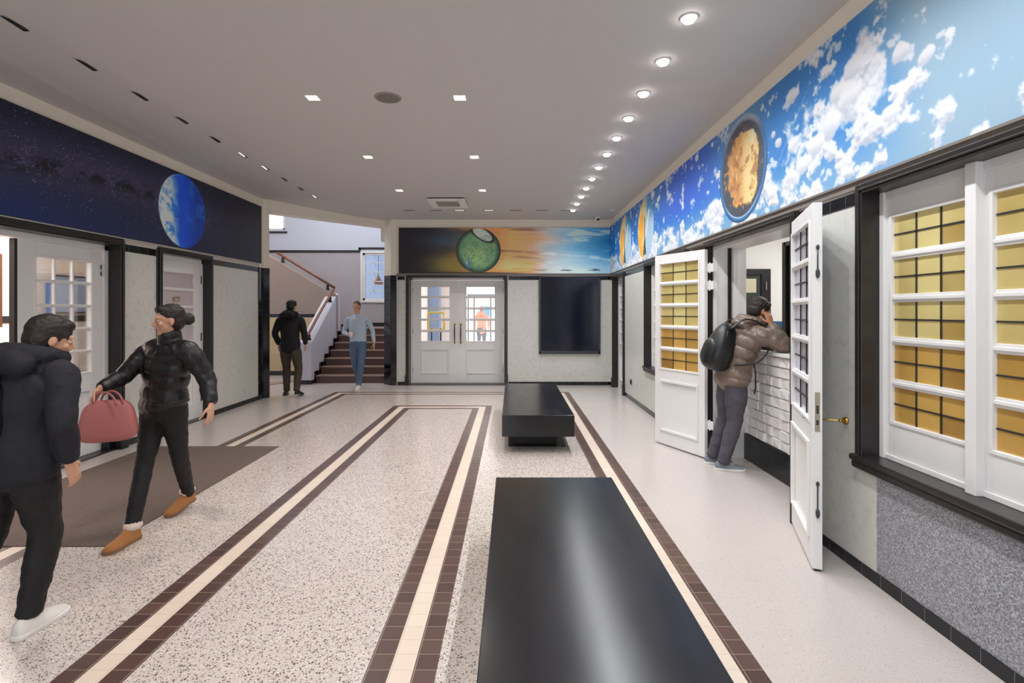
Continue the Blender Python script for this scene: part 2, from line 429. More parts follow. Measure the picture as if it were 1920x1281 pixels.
q = [Vector(D0)-d*.03, Vector(D1)+d*.05]; b.prism([q[0], q[1], q[1]+nrm*.28, q[0]+nrm*.28], 3.42, 6.0)
b.box(-2.86, -2.66, 11.16, 11.34, 3.12, 3.42)
struct('trim_11', b, cream, 'slanting cream beam over the stair opening', 'beam')

# ---------------------------------------------------------------- casings, sashes, doors
def casing(b, a0, a1, z0, z1, w=.065, p=.028, depth=.10, sill=False):
    """local: a along wall (x), y=0 wall face, +y into the wall; protrudes to -p.  Moulded frame with jamb lining"""
    for (o, i, y) in ((w, .0, -p*.45), (w*.62, .0, -p), (w*.2, 0, -p*1.25)):
        b.box(a0-o, a0-i if i else a0, y, .0, z0, z1+o); b.box(a1, a1+o, y, .0, z0, z1+o); b.box(a0, a1, y, 0, z1, z1+o)
    t = .018
    b.box(a0, a0+t, -p, depth, z0, z1); b.box(a1-t, a1, -p, depth, z0, z1); b.box(a0, a1, -p, depth, z1-t, z1)
def sash(parent, x0, W_, z0, z1, g0, g1, rows, cols, st, T=.045, y=0, bar=.046, glassm=None, lead_on=True, panel=None, hinge_st=None,
         names=('leaf_frame',), vbars=0, frame_m=None, low=None, midlabel=None):
    """white joinery leaf: stiles, rails, glazing bars; panes are parts of their own"""
    fm = frame_m or white; st2 = hinge_st or st; f = MB(); x1 = x0+W_
    f.box(x0, x0+st2, y, y+T, z0, z1); f.box(x1-st, x1, y, y+T, z0, z1)
    gx0, gx1 = x0+st2, x1-st
    f.box(gx0, gx1, y, y+T, g1, z1)
    ph = (g1-g0+bar)/rows; gh = ph-bar
    if panel:
        p0, p1 = panel; f.box(gx0, gx1, y, y+T, z0, p0); f.box(gx0, gx1, y, y+T, p1, g0); f.box(gx0, gx1, y+T*.3, y+T*.7, p0, p1)
        for s_, yy in ((0, y), (1, y+T)):
            ya, yb = (yy-.012, yy+T*.3) if s_ == 0 else (yy-T*.3, yy+.012); m = .026
            f.box(gx0, gx0+m, ya, yb, p0, p1); f.box(gx1-m, gx1, ya, yb, p0, p1); f.box(gx0+m, gx1-m, ya, yb, p0, p0+m); f.box(gx0+m, gx1-m, ya, yb, p1-m, p1)
    else: f.box(gx0, gx1, y, y+T, z0, g0)
    for k in range(rows-1):
        zz = g0+(k+1)*ph-bar; f.box(gx0, gx1, y+.004, y+T-.004, zz, zz+bar); f.box(gx0, gx1, y-.004, y+T+.004, zz+bar*.3, zz+bar*.7)
    for k in range(vbars):
        xx = gx0+(gx1-gx0)*(k+1)/(vbars+1); f.box(xx-.009, xx+.009, y+.008, y+T-.008, g0, g1)
    for yy in (y-.007, y+T-.001):                       # glazing bead round the light
        f.box(gx0-.02, gx0, yy, yy+.008, g0-.02, g1+.02); f.box(gx1, gx1+.02, yy, yy+.008, g0-.02, g1+.02)
        f.box(gx0, gx1, yy, yy+.008, g0-.02, g0); f.box(gx0, gx1, yy, yy+.008, g1, g1+.02)
    fr = f.build(names[0], fm, parent, bevel=.003)
    for k in range(rows):
        zz = g0+k*ph; g = MB(); nc = cols if lead_on else 1; nr = 2 if lead_on else 1
        for qa in range(nc):
            for qb in range(nr):
                g.box(gx0+(gx1-gx0)*qa/nc-(.004 if qa == 0 else 0), gx0+(gx1-gx0)*(qa+1)/nc+(.004 if qa == nc-1 else 0), y+T*.42, y+T*.55, zz+gh*qb/nr-(.003 if qb == 0 else 0), zz+gh*(qb+1)/nr+(.003 if qb == nr-1 else 0))
        gm = low if (low and k < 2) else glassm
        pn = g.build('pane', gm, parent)
        if lead_on:
            l = MB(); c = .0045
            for q_ in range(1, cols): xx = gx0+(gx1-gx0)*q_/cols; l.box(xx-c, xx+c, y+T*.3, y+T*.66, zz, zz+gh)
            l.box(gx0, gx1, y+T*.3, y+T*.66, zz+gh/2-c, zz+gh/2+c)
            l.build('lead_came', lead, pn)
    return fr
def knob_rose(parent, x, y, z, s=1):
    k = MB(); k.lathe([(.03,0),(.03,.006),(.012,.01),(.012,.03),(.024,.036),(.026,.05),(.015,.058),(.001,.06)], (0,0,0), 20, axis='y')
    k.v = [(v[0]+x, y-v[1]*s, v[2]+z) for v in k.v]; return k.build('door_knob', brass, parent, smooth=True)
def pull(parent, x, y, z0, z1):
    k = MB()
    for z in (z0, z1):
        k.ell((x, y-.05, z), (.019,.019,.019)); k.tube([(x, y, z), (x, y-.05, z)], [.02, .009], 12); k.cyl((x,y-.004,z), .022, .004, 16, 'y')
    p = k.build('pull_mount', brass, parent, smooth=True)
    g = MB(); n = 9; g.tube([(x, y-.05, z0+.012+(z1-z0-.024)*i/n) for i in range(n+1)], [.008+.005*math.sin(PI*i/n) for i in range(n+1)], 12)
    g.build('grip', mat('dark_wood_grip', (52,36,28), .35), p, smooth=True)

# rotation helpers: right wall faces -X. local x runs toward the camera (-Y world), local +y into the wall (+X)
RZ = -PI/2
def right_empty(name, yfar, **kw): return empty(name, (XR, yfar, 0), RZ, **kw)

def window_right(name, w, label, lights=3):
    e = right_empty(name, w[1], label=label, cat='window', kind='structure')
    L = w[1]-w[0]; b = MB(); casing(b, 0, L, w[2], w[3], depth=.12); b.build('casing', dark, e, bevel=.004)
    s = MB(); s.box(-.07, L+.07, -.05, .12, w[2]-.035, w[2]+.004); s.box(-.07, L+.07, -.035, .0, w[2]-.08, w[2]-.035); s.build('window_sill', dark, e, bevel=.012)
    f = MB(); y0, T = .1, .05; mull = .10; fw = .035; zb, zt = w[2]+.004, w[3]-.018
    f.box(.018, .018+fw, y0-.02, y0+T+.03, zb, zt); f.box(L-.018-fw, L-.018, y0-.02, y0+T+.03, zb, zt); f.box(.018, L-.018, y0-.01, y0+T+.03, zt-.05, zt); f.box(.018, L-.018, y0-.01, y0+T+.03, zb, zb+.03)
    a0, a1 = .018+fw, L-.018-fw; lw = (a1-a0-(lights-1)*.06)/lights
    for k in range(lights-1):
        x = a0+(k+1)*lw+k*.06; f.box(x, x+.06, y0-.045, y0+T+.03, zb, zt)
    f.build('window_frame', white, e, bevel=.003)
    for k in range(lights):
        s = empty('casement', (0,0,0), parent=e)
        sash(s, a0+k*(lw+.06), lw, zb+.03, zt-.05, .955, 2.145, 5, 3, .042, T=.04, y=y0, glassm=amber, low=amber_low, bar=.048, names=('casement_frame',))
window_right('window_1', W1, 'near leaded amber window with white bars in a charcoal frame, right edge of photo')
window_right('window_2', W2, 'far leaded amber window half hidden behind the open white door leaf')
# counter opening: casing with white lining
e = right_empty('door_4', CO[1], label='counter doorway in the right wall, charcoal frame around white lining, both leaves open', cat='doorway', kind='structure')
L = CO[1]-CO[0]; b = MB(); casing(b, 0, L, 0, CO[3], depth=.06); b.build('casing', dark, e, bevel=.004)
b = MB(); b.box(.0, .03, .06, .42, 0, CO[3]); b.box(L-.03, L, .06, .42, 0, CO[3]); b.box(0, L, .06, .42, CO[3]-.03, CO[3]+.02)
for x in (.03, L-.045): b.box(x, x+.015, .06, .10, 0, CO[3]-.03); b.box(x, x+.015, .27, .33, 0, CO[3]-.03)
b.box(.03, L-.03, .06, .10, CO[3]-.05, CO[3]-.03); b.build('jamb_lining', white, e, bevel=.003)
b = MB(); b.box(.03, .05, .215, .25, 1.2, CO[3]-.03); b.build('guide_channel', dark, e)
# leaves of the counter doorway
def open_leaf(px, py, ang, label_, gm, T=.05, flip=False):
    # leaf runs from the hinge along +x local; labelled part of door_4, placed in world via its own local transform
    lf = empty('door_leaf', (0,0,0), parent=e); lf['label'] = label_
    inv = Matrix.Rotation(-RZ, 3, 'Z') @ (Vector((px, py, 0))-Vector((XR, CO[1], 0)))
    lf.location = inv; lf.rotation_euler = (0, 0, ang-RZ)
    return lf
aF = math.atan2(6.24-5.54, 1.80-2.135); lfF = open_leaf(2.12, 5.545, aF, 'far door leaf folded back towards the wall, amber leaded panes', amber)
sash(lfF, 0, .785, .015, 2.265, .92, 2.155, 5, 3, .09, T=.045, y=0, glassm=amber, low=amber_low, panel=(.17, .78), bar=.046)
b = MB(); b.box(.775, .79, .005, .04, 1.0, 1.19); b.build('lock_plate', brass, lfF)
aN = math.atan2(3.135-3.89, 1.845-2.12); lfN = open_leaf(2.12, 3.90, aN, 'near door leaf seen edge on, smoky leaded panes and lock case', smoke)
sash(lfN, 0, .80, .015, 2.265, .92, 2.155, 5, 3, .085, T=.055, y=0, glassm=smoke, panel=(.17, .78), bar=.046)
b = MB(); b.box(.798, .803, .014, .041, .86, 1.10); b.build('lock_case', mat('old_nickel', (150,140,120), .35, 1), lfN)
b = MB(); b.box(.802, .806, .021, .034, .90, .93); b.box(.802, .806, .021, .034, .97, 1.02); b.build('keyhole', black, lfN)
for z0, z1 in ((1.80, 2.0), (.33, .55)):
    k = MB(); k.tube([(.808, .028, z0), (.808, .028, z1)], [.004, .004], 10); k.ell((.81, .028, z0+.03), (.009,.012,.03)); k.ell((.81, .028, z1-.01), (.008,.01,.016)); k.build('bolt', gunmetal, lfN, smooth=True)
b = MB(); b.box(.72, .79, .012, .043, .0, .018); b.build('bottom_bolt', black, lfN)
for zz in (.32, 1.83, 2.02):                              # parliament hinges
    h = MB(); h.box(-.075, .03, -.012, .0, zz, zz+.09); h.cyl((-.02, -.008, zz-.012), .009, .114, 12); h.box(-.04, .0, -.02, -.006, zz+.03, zz+.06); h.build('hinge', white, lfF, bevel=.002)
b = MB(); b.tube([(XR, 3.26, .90), (XR-.02, 3.26, .90), (XR-.1, 3.32, .895), (XR-.2, 3.4, .89)], [.006,.006,.005,.004], 10); b.lathe([(.001,-.022),(.02,-.016),(.024,-.004),(.024,0)], (XR, 3.26, .90), 16, axis='x'); b.ell((XR-.035, 3.265, .90), (.012,.012,.012))
tag(b.build('door_hook', brass, smooth=True), 'brass hook on rosette between near door leaf and near window', 'door hook')

# narrow white door at the far right
e3 = right_empty('door_3', D3[1], label='narrow white door with leaded lights at the far end of the right wall', cat='door', kind='structure')
L = D3[1]-D3[0]; b = MB(); casing(b, 0, L, 0, D3[3], depth=.12); b.build('casing', dark, e3, bevel=.004)
b = MB()
for x in (-.075, L-.01): b.box(x, x+.085, -.045, .02, 0, .2)
b.build('plinth_block', dark, e3)
b = MB(); b.box(.018, .05, .09, .17, 0, D3[3]); b.box(L-.05, L-.018, .09, .17, 0, D3[3]); b.box(.018, L-.018, .09, .17, D3[3]-.06, D3[3]-.018); b.build('door_frame', white, e3)
lf = empty('door_leaf', (0,0,0), parent=e3)
sash(lf, .05, L-.1, .015, 2.25, .93, 2.12, 5, 3, .11, T=.045, y=.10, glassm=smoke, panel=(.17, .78))
# ---------------------------------------------------------------- double doors in the back wall
e1 = empty('door_1', (BD[0], YB, 0), label='white glazed double doors in the back wall with brass pulls', cat='double door', kind='structure')
L = BD[1]-BD[0]; b = MB(); casing(b, 0, L, 0, BD[3], w=.05, depth=.28); b.build('casing', dark, e1, bevel=.004)
b = MB(); b.box(-.06, .02, -.045, .2, 0, .22); b.box(L-.02, L+.06, -.045, .2, 0, .22); b.build('plinth_block', dark, e1)
b = MB(); b.box(.018, .05, .22, .33, 0, BD[3]); b.box(L-.05, L-.018, .22, .33, 0, BD[3]); b.box(.018, L-.018, .22, .33, 2.275, BD[3]-.018); b.build('door_frame', white, e1, bevel=.003)
lw = (L-.1)/2
for k in range(2):
    lf = empty('door_leaf', (.05+k*lw, .25, 0), parent=e1)
    sash(lf, .002, lw-.004, .015, 2.27, .935, 2.125, 5, 1, .185, T=.045, glassm=glass, lead_on=False, panel=(.215, .765), bar=.05)
    x = lw-.07 if k == 0 else .065
    pull(lf, x, 0, .90, 1.30)
    h = MB()
    for z in (.25, 1.1, 2.0): h.cyl((.0 if k == 0 else lw, -.006, z), .008, .1, 10)
    h.build('hinge', gunmetal, lf)
b = MB(); b.box(BD[0], BD[1], YB, YB+.34, .0, .014); struct('trim_15', b, dark, 'dark threshold under the double doors', 'threshold')
b = MB(); b.box(XL-.25, XL, LD[1]-1.1, LD[1], 0, .014); b.box(XL-.25, XL, ID[0], ID[1], 0, .014); struct('trim_16', b, dark, 'dark thresholds under the left doors', 'threshold')
# ---------------------------------------------------------------- left doors. local x runs away from the camera (+Y), +y into the wall (-X)
def left_empty(name, ynear, **kw): return empty(name, (XL, ynear, 0), PI/2, **kw)
e5 = left_empty('door_2', LD[0], label='wide double doorway at left, one glazed white leaf shut and one open', cat='double door', kind='structure')
L = LD[1]-LD[0]; b = MB(); casing(b, 0, L, 0, LD[3], depth=.12, w=.07, p=.05); b.build('casing', dark, e5, bevel=.006)
b = MB(); b.box(L-.03, L+.08, -.07, .02, 0, .2); b.box(L-.10, L-.02, .03, .12, 0, .2); b.build('plinth_block', black, e5, bevel=.01)
b = MB(); b.box(L-.075, L-.018, .10, .22, 0, LD[3]); b.box(.018, .075, .10, .22, 0, LD[3]); b.box(.018, L-.018, .10, .22, 2.29, LD[3]-.018); b.build('door_frame', white, e5, bevel=.003)
lf = empty('door_leaf', (L-.075-1.0, .13, 0), parent=e5)
sash(lf, 0, 1.0, .015, 2.285, .925, 2.135, 5, 3, .15, T=.045, glassm=glass, lead_on=False, panel=(.22, .74), bar=.03, hinge_st=.19, vbars=2)
knob_rose(lf, .075, 0, 1.33)
b = MB(); b.box(-.03, 0, .0, .05, .015, 2.285); b.build('edge_seal', black, lf)
h = MB(); h.box(.965, 1.03, -.014, 0, 2.0, 2.045); h.box(.965, 1.03, -.014, 0, 2.075, 2.12); h.cyl((1.0,-.012,1.99), .012, .14, 12); h.build('hinge', chrome, lf)
e6 = left_empty('door_5', ID[0], label='narrow white office door marked ICT, charcoal frame, left wall', cat='door', kind='structure')
L = ID[1]-ID[0]; b = MB(); casing(b, 0, L, 0, ID[3], depth=.12, w=.06, p=.04); b.build('casing', dark, e6, bevel=.005)
b = MB(); b.box(.018, .05, .09, .2, 0, ID[3]); b.box(L-.05, L-.018, .09, .2, 0, ID[3]); b.box(.018, L-.018, .09, .2, 2.30, ID[3]-.018); b.build('door_frame', white, e6)
lf = empty('door_leaf', (.05, .10, 0), parent=e6); lw = L-.1
sash(lf, 0, lw, .015, 2.295, .93, 2.13, 5, 1, .17, T=.045, glassm=frost, lead_on=False, panel=(.22, .76), bar=.04)
h = MB()
for z in (.25, 1.15, 2.0): h.cyl((lw-.002, -.006, z), .009, .12, 10)
h.build('hinge', gunmetal, lf)
def text(name, s, size, m, parent, loc, rot, ext=.001):
    cu = bpy.data.curves.new(name, 'FONT'); cu.body = s; cu.size = size; cu.extrude = ext; cu.align_x = 'CENTER'; cu.offset = .0012
    cu.materials.append(m); o = bpy.data.objects.new(name, cu); C.objects.link(o); o.parent = parent; o.location = loc; o.rotation_euler = rot
    return o
t_ = text('lettering', 'ICT', .105, mat('gold_letters', (172,140,70), .4, .4), lf, (.46, .008, 1.725), (PI/2, 0, 0)); t_['label'] = 'gold letters ICT'

# ---------------------------------------------------------------- rooms seen through the openings
def room(name, x0, x1, y0, y1, z1, m, label, skip=(), kw=None):
    b = MB(); t = .1
    if 'l' not in skip: b.box(x0-t, x0, y0, y1, 0, z1)
    if 'r' not in skip: b.box(x1, x1+t, y0, y1, 0, z1)
    if 'n' not in skip: b.box(x0, x1, y0-t, y0, 0, z1)
    if 'f' not in skip: b.box(x0, x1, y1, y1+t, 0, z1)
    if 'c' not in skip: b.box(x0, x1, y0, y1, z1, z1+t)
    return struct(name, b, m, label, 'wall')
def panel_light(loc, w, d, power, label, col=NEUT):
    e = empty('ceiling_light', loc, label=label, cat='ceiling light')
    b = MB(); b.box(-w/2-.02, w/2+.02, -d/2-.02, d/2+.02, -.012, .04); b.build('light_frame', white, e)
    b = MB(); b.box(-w/2, w/2, -d/2, d/2, -.018, -.0121); b.build('diffuser', emat('panel_glow', (255,246,236), 3), e)
    lamp('panel_beam', 'AREA', e, (0,0,-.03), power, col, shape='RECTANGLE', size=w, size_y=d)
room('wall_left_room', XL-1.75, XL-.26, 2.4, 8.2, 2.9, roompink, 'blush walls of the room behind the left doorway', skip='r')
b = MB(); b.box(XL-1.75, XL-1.74, 2.4, 8.2, 1.445, 1.535); b.box(XL-1.75, XL-1.74, 2.4, 8.2, 0, .1); struct('trim_12', b, dark, 'dark tile bands on the wall of the left room', 'trim')
panel_light((XL-1.0, 5.2, 2.88), .9, 2.6, ROOM_W*1.9, 'ceiling light panel inside the left room')
e = empty('notice_board', (XL-1.74, 7.28, 1.83), label='framed pale blue notice board seen through the left glazed door leaf', cat='notice board')
b = MB(); b.box(0, .03, -.28, .28, -.27, .27); b.build('board_frame', mat('walnut', (92,58,40), .4), e); b = MB(); b.box(.03, .034, -.255, .255, -.245, .245); b.build('board_panel', mat('pale_blue_board', (176,190,222), .5), e)
b = MB(); b.box(XL-1.74, XL-1.70, 6.93, 6.99, .1, 2.0)
tag(b.build('door_post', mat('bright_blue_paint', (70,120,190), .4)), 'blue painted post in the room behind the left glazed leaf', 'post')
e = empty('picture_frame', (XL-1.74, 5.95, 1.9), label='brown framed picture seen through the open left doorway', cat='picture')
b = MB(); b.box(0,.03,-.35,.35,-.5,.4); b.build('picture_border', mat('walnut', (92,58,40), .4), e); b = MB(); b.box(.03,.033,-.3,.3,-.45,.35); b.build('picture_sheet', mat('paper', (225,225,225), .6), e)
# room behind double doors
room('wall_back_room', -2.5, 1.8, YB+.31, 21, 3.2, roompink, 'blush walls of the lobby behind the double doors', skip='n')
panel_light((-.6, 13.2, 3.18), 2.0, 1.2, ROOM_W*.8, 'near ceiling light panel behind the double doors')
panel_light((-.4, 16.6, 3.18), 1.6, 1.2, ROOM_W*.5, 'far ceiling light panel behind the double doors')
b = MB(); b.box(-2.62, -2.17, 15.2, 15.6, 0, 3.2); b.box(-2.9, -1.6, 15.6, 15.75, 0, 3.2, 1)
struct('trim_13', b, [mat('slate_blue_paint', (132,158,192), .5), roompink], 'slate blue column seen through the left door leaf', 'column')
b = MB()                                                 # framed doorway further back
for x in (-1.50, -1.30, -.74, -.20): b.box(x, x+.05, 17.2, 17.28, 0, 2.15)
b.box(-1.50, -.15, 17.2, 17.28, 2.1, 2.16)
tag(b.build('glazed_partition', gunmetal), 'grey framed glazed partition seen through the right door leaf', 'partition')
b = MB(); b.box(-1.28, -.92, 20.9, 20.95, 1.35, 1.78); tag(b.build('notice', mat('notice_blue', (40,130,200), .4)), 'bright blue notice on the far wall behind the orange figure', 'notice')
e = empty('sign_stand', (-1.97, 13.3, 0), label='yellow rounded square sign frame seen through left door leaf', cat='sign')
b = MB(); yel = mat('sign_yellow', (206,180,60), .4); pts = []
for (cx, cz, a0) in ((.16,.16,0),(-.16,.16,90),(-.16,-.16,180),(.16,-.16,270)):
    for k in range(5): a = math.radians(a0+k*22.5); pts.append((cx+.05*math.cos(a), 0, 1.33+cz*1.1+.05*math.sin(a)))
pts.append(pts[0]); b.tube(pts, .024, 10, up=(0,1,0)); b.build('sign_frame', yel, e, smooth=True)
b = MB()
for x in (-.12, .12): b.tube([(x,0,.02),(x,0,1.14)], .02, 10)
b.box(-.2,.2,-.12,.12,0,.03); b.build('sign_post', black, e)
e = empty('spotlight', (-.53, 13.6, 3.2), label='small ceiling spotlight seen through the right door leaf', cat='spotlight')
b = MB(); b.cyl((0,0,-.6), .012, .6, 10); b.box(-.14,.06,-.05,.05,-.7,-.6); b.cyl((.06,-.1,-.66), .07, .16, 18, 'y'); b.build('lamp_body', gunmetal, e)
b = MB(); b.cyl((.06,-.103,-.66), .05, .004, 18, 'y'); b.build('lamp_face', emat('lamp_warm', (255,220,170), 4), e)
# ---------------------------------------------------------------- office behind the counter
room('wall_right_office', XR+.22, 5.4, 2.2, 7.4, 2.95, mat('office_white', (232,232,232), .6, var=.02), 'white walls of the office behind the counter', skip='l')
panel_light((4.0, 5.6, 2.93), 1.4, 1.6, ROOM_W*.75, 'ceiling light panel in the counter office')
e = empty('counter', (2.52, 4.7, 0), label='reception counter with white relief tiles and black plinth', cat='counter')
oy = 4.73; b = MB(); b.box(.03, .42, -.88, .86, .05, 1.165); b.build('counter_body', relief_m, e)
b = MB(); b.box(.0, .03, -.88, .86, 0, .275); b.build('plinth', mat('black_laminate', (22,24,30), .25), e)
b = MB(); b.box(-.02, .45, -.88, .86, 1.165, 1.20); b.build('countertop', white, e, bevel=.006)
b = MB(); n = 12; m = 9
for i in range(n):
    for j in range(m):
        y0_ = -.88+i*1.74/n; z0_ = .28+j*.883/m; h_ = random.uniform(.008, .03)
        a, c_ = random.uniform(-.008,.008), random.uniform(-.008,.008); w_, hh = 1.74/n-.004, .883/m-.004
        b.add([(.03,y0_,z0_),(.03,y0_+w_,z0_),(.03,y0_+w_,z0_+hh),(.03,y0_,z0_+hh),(.03-h_+a,y0_+.01,z0_+.008),(.03-h_-a,y0_+w_-.01,z0_+.008),(.03-h_+c_,y0_+w_-.01,z0_+hh-.008),(.03-h_-c_,y0_+.01,z0_+hh-.008)],
              [(0,3,2,1),(4,5,6,7),(0,1,5,4),(1,2,6,5),(2,3,7,6),(3,0,4,7)])
b.build('relief_tiles', relief_m, e)
e = empty('glass_screen', (2.72, 5.08, 1.2), label='dark framed glass screen standing on the reception counter', cat='screen')
b = MB(); b.box(-.025,.025,-.03,.03,0,1.08); b.box(-.025,.025,-1.15,-.03,0,.05); b.box(-.025,.025,-1.15,0,1.04,1.08); b.build('screen_frame', mat('dark_frame', (34,34,34), .35), e)
b = MB(); b.box(-.004,.004,-1.15,-.03,.05,1.04); b.build('pane', green_glass, e)
e = empty('inner_window', (3.3, 7.38, 0), label='black framed inner window beyond the counter, pale box behind', cat='window')
b = MB(); f_ = mat('black_frame', (20,20,22), .35)
b.box(-.42, .40, -.06, .0, 2.12, 2.20); b.box(-.42,-.34,-.06,0,.9,2.12); b.box(.27,.40,-.06,0,.9,2.12); b.box(-.34,.27,-.06,0,.9,.97); b.build('window_frame', f_, e)
b = MB(); b.box(-.34,.27,-.03,-.02,.97,2.12); b.build('pane', mat('dim_glass', (64,70,68), .08), e)
b = MB(); b.box(-.3,.2,-.045,-.031,1.86,2.06); b.build('blind_box', mat('pale_box', (200,196,170), .5), e)
b = MB(); [b.box(-.3+k*.06,-.285+k*.06,-.05,-.031,1.2,1.75) for k in range(9)]; b.build('blind_slats', gunmetal, e)
b = MB(); [b.box(.32,.335,-.08,-.06,z,z+.12) for z in (1.9,1.6,1.2)]; b.build('hinge', chrome, e)
e = empty('leaflet_holder', (2.80, 5.34, 1.2), label='blue leaflet in a clear stand on the counter beside leaning man', cat='leaflet holder')
b = MB(); b.box(-.03,.11,-.012,.012,0,.01); b.add([(-.03,-.02,0),(.10,-.02,0),(.07,.05,.29),(-.06,.05,.29),(-.03,-.016,0),(.10,-.016,0),(.07,.054,.29),(-.06,.054,.29)], [(0,1,2,3),(7,6,5,4),(0,4,5,1),(1,5,6,2),(2,6,7,3),(3,7,4,0)])
b.build('leaflet', mat('leaflet_blue', (60,130,190), .3), e); b = MB(); b.box(-.04,.12,-.04,-.036,0,.2); b.build('holder_front', glass, e)
# wall socket on the right
e = empty('wall_socket', (XR, 9.15, .33), label='small black wall socket low on the right wall beside the far door', cat='socket')
b = MB(); b.box(-.012,0,-.045,.045,-.045,.045); b.build('socket_plate', black, e, bevel=.003); b = MB(); b.cyl((-.022,0,0),.02,.01,16,'x'); b.build('socket_plug', black, e)

# ---------------------------------------------------------------- wall screen
e = empty('display_case', (1.235, YB, 1.51), label='large dark glass display with grey frame hanging on the back wall', cat='display')
w_, h_ = 1.31, 1.665; b = MB(); t = .038
b.box(-w_/2, w_/2, -.06, 0, -h_/2, -h_/2+t*1.6); b.box(-w_/2, w_/2, -.06, 0, h_/2-t*.6, h_/2); b.box(-w_/2, -w_/2+t, -.06, 0, -h_/2, h_/2); b.box(w_/2-t, w_/2, -.06, 0, -h_/2, h_/2); b.build('display_frame', gunmetal, e, bevel=.004)
b = MB(); b.box(-w_/2+t, w_/2-t, -.045, -.005, -h_/2+t*1.6, h_/2-t*.6); b.build('display_glass', screen_m, e)

# ---------------------------------------------------------------- benches
def bench(yf, yr, label):
    x0, x1 = -.112, .70; e = empty('bench', ((x0+x1)/2, (yf+yr)/2, 0), label=label, cat='bench', group='black steel benches in the hall')
    hx, hy = (x1-x0)/2, (yr-yf)/2
    b = MB(); b.box(-hx, hx, -hy, hy, .19, .43); b.build('bench_slab', bench_m, e, bevel=.004)
    b = MB(); b.box(-.245, .245, -hy+.42, hy-.42, .006, .19); b.build('bench_base', mat('bench_base_black', (20,20,22), .5), e)
    b = MB(); b.box(-.34, .34, -hy+.30, hy-.30, 0, .006); b.build('floor_shade_sheet', bench_m, e)  # dark sheet standing in for the slab's shadow and reflection on the floor
    return e
bench(1.10, 3.60, 'near black steel bench in the foreground with scuffed top')
bench(5.73, 8.25, 'far black steel bench with overhanging slab, beyond the near one')
# carpet mat
b = MB(); b.prism([(-4.27,3.47),(-2.74,3.47),(-2.74,6.03),(-4.27,6.03)], 0, .006)
tag(b.build('entrance_mat', carpet), 'dark brown entrance mat on the floor by the left doorway', 'mat')

# ---------------------------------------------------------------- ceiling fittings
ORD = ['first','second','third','fourth','fifth','sixth','seventh','eighth','ninth','tenth','eleventh','twelfth','thirteenth','fourteenth','fifteenth','sixteenth']
glow = emat('spot_glow', (255,250,246), 26); glow_w = emat('down_glow', (255,240,215), 9)
# row of round spotlights along the right
sp = empty('spotlight', (0,0,0))
b = MB(); b.lathe([(.046,.0),(.058,0),(.060,-.006),(.048,-.012),(.046,-.004)], (0,0,0), 24); b.build('trim_ring', white, sp, smooth=True)
b = MB(); b.lathe([(.001,-.034),(.034,-.030),(.046,-.010),(.046,0)], (0,0,0), 20); b.build('lens', glow, sp, smooth=True)
lamp('spot_beam', 'SPOT', sp, (0,0,-.04), ROW_W, (.93,.965,1.0), spot_size=math.radians(150), spot_blend=1, shadow_soft_size=.04, rot=(0, math.radians(-6), 0))
ys = [3.42+.592*k for k in range(-4, 12)]
for i, y in enumerate(ys):
    o = sp if i == 0 else copy_tree(sp); o.location = (1.182, y, ZC)
    k = i-4
    tag(o, (f'{ORD[k]} bright round spotlight from the camera in the row along the right' if k >= 0 else f'round ceiling spotlight above the camera, {ORD[-k-1]} before the visible row'), 'spotlight', 'row of spotlights along the right')
# square downlights
dl = empty('downlight', (0,0,0))
b = MB(); s1, s2 = .05, .062
for a in ((-s2,-s1,-s2,s2),(s1,s2,-s2,s2),(-s1,s1,-s2,-s1),(-s1,s1,s1,s2)): b.box(*a, -.005, .0)
b.build('trim_frame', white, dl); b = MB(); b.box(-s1,s1,-s1,s1,-.004,-.001); b.build('lens', glow_w, dl)
lamp('down_beam', 'SPOT', dl, (0,0,-.02), DOWN_W, WARM, spot_size=math.radians(130), spot_blend=.9, shadow_soft_size=.05)
first = True; nm = {0:'nearest', 1:'middle', 2:'far'}
for k in range(-2, 3):
    for j, x in enumerate((-1.832, -.48)):
        o = dl if first else copy_tree(dl); first = False; o.location = (x, 4.706+1.81*k, ZC)
        side = 'left' if j == 0 else 'right'
        tag(o, (f'{nm[k]} square downlight of the {side} column on the ceiling' if k >= 0 else f'square downlight overhead, {side} column, {ORD[-k-1]} before the visible ones'), 'downlight', 'square ceiling downlights')
# slot lights
def slot(name, lit):
    e = empty(name, (0,0,0)); L_, w = .11, .019
    b = MB()
    for a in ((-L_,L_,-w,-w+.004),(-L_,L_,w-.004,w),(-L_,-L_+.004,-w,w),(L_-.004,L_,-w,w)): b.box(*a, -.004, .0)
    b.box(-L_,L_,-w,w,-.0015,0); b.build('slot_frame', black, e)
    b = MB(); b.box(-L_*.82,L_*.72,-w*.35,w*.35,-.003,-.0016); b.build('slot_lens', emat('slot_glow', (255,246,235), 3) if lit else mat('slot_lens_off', (60,58,58), .2), e)
    if lit: lamp('slot_beam', 'SPOT', e, (0,0,-.02), SLOT_W, WARM, spot_size=math.radians(110), spot_blend=.8, shadow_soft_size=.04)
    return e
protos = {}
def put_slot(lit, loc, rot, label, group):
    if lit not in protos: protos[lit] = o = slot('slot_light', lit)
    else: o = copy_tree(protos[lit])
    o.location = loc; o.rotation_euler = rot; tag(o, label, 'slot light', group)
slope = math.atan2(ZL-ZC, -(XL-FR))
for i in range(-3, 10):
    y = 3.476+.592*i; x = -3.40; z = ZC+(FR-x)*math.tan(slope)-.0005
    lb = f'{ORD[i]} narrow slot light from the camera along the left ceiling fold' if i >= 0 else f'narrow slot light above the camera by the left fold, {ORD[-i-1]} before the visible row'
    put_slot(i in (5,6,9), (x, y, z), (0, slope, PI/2), lb, 'slot lights along the left ceiling fold')
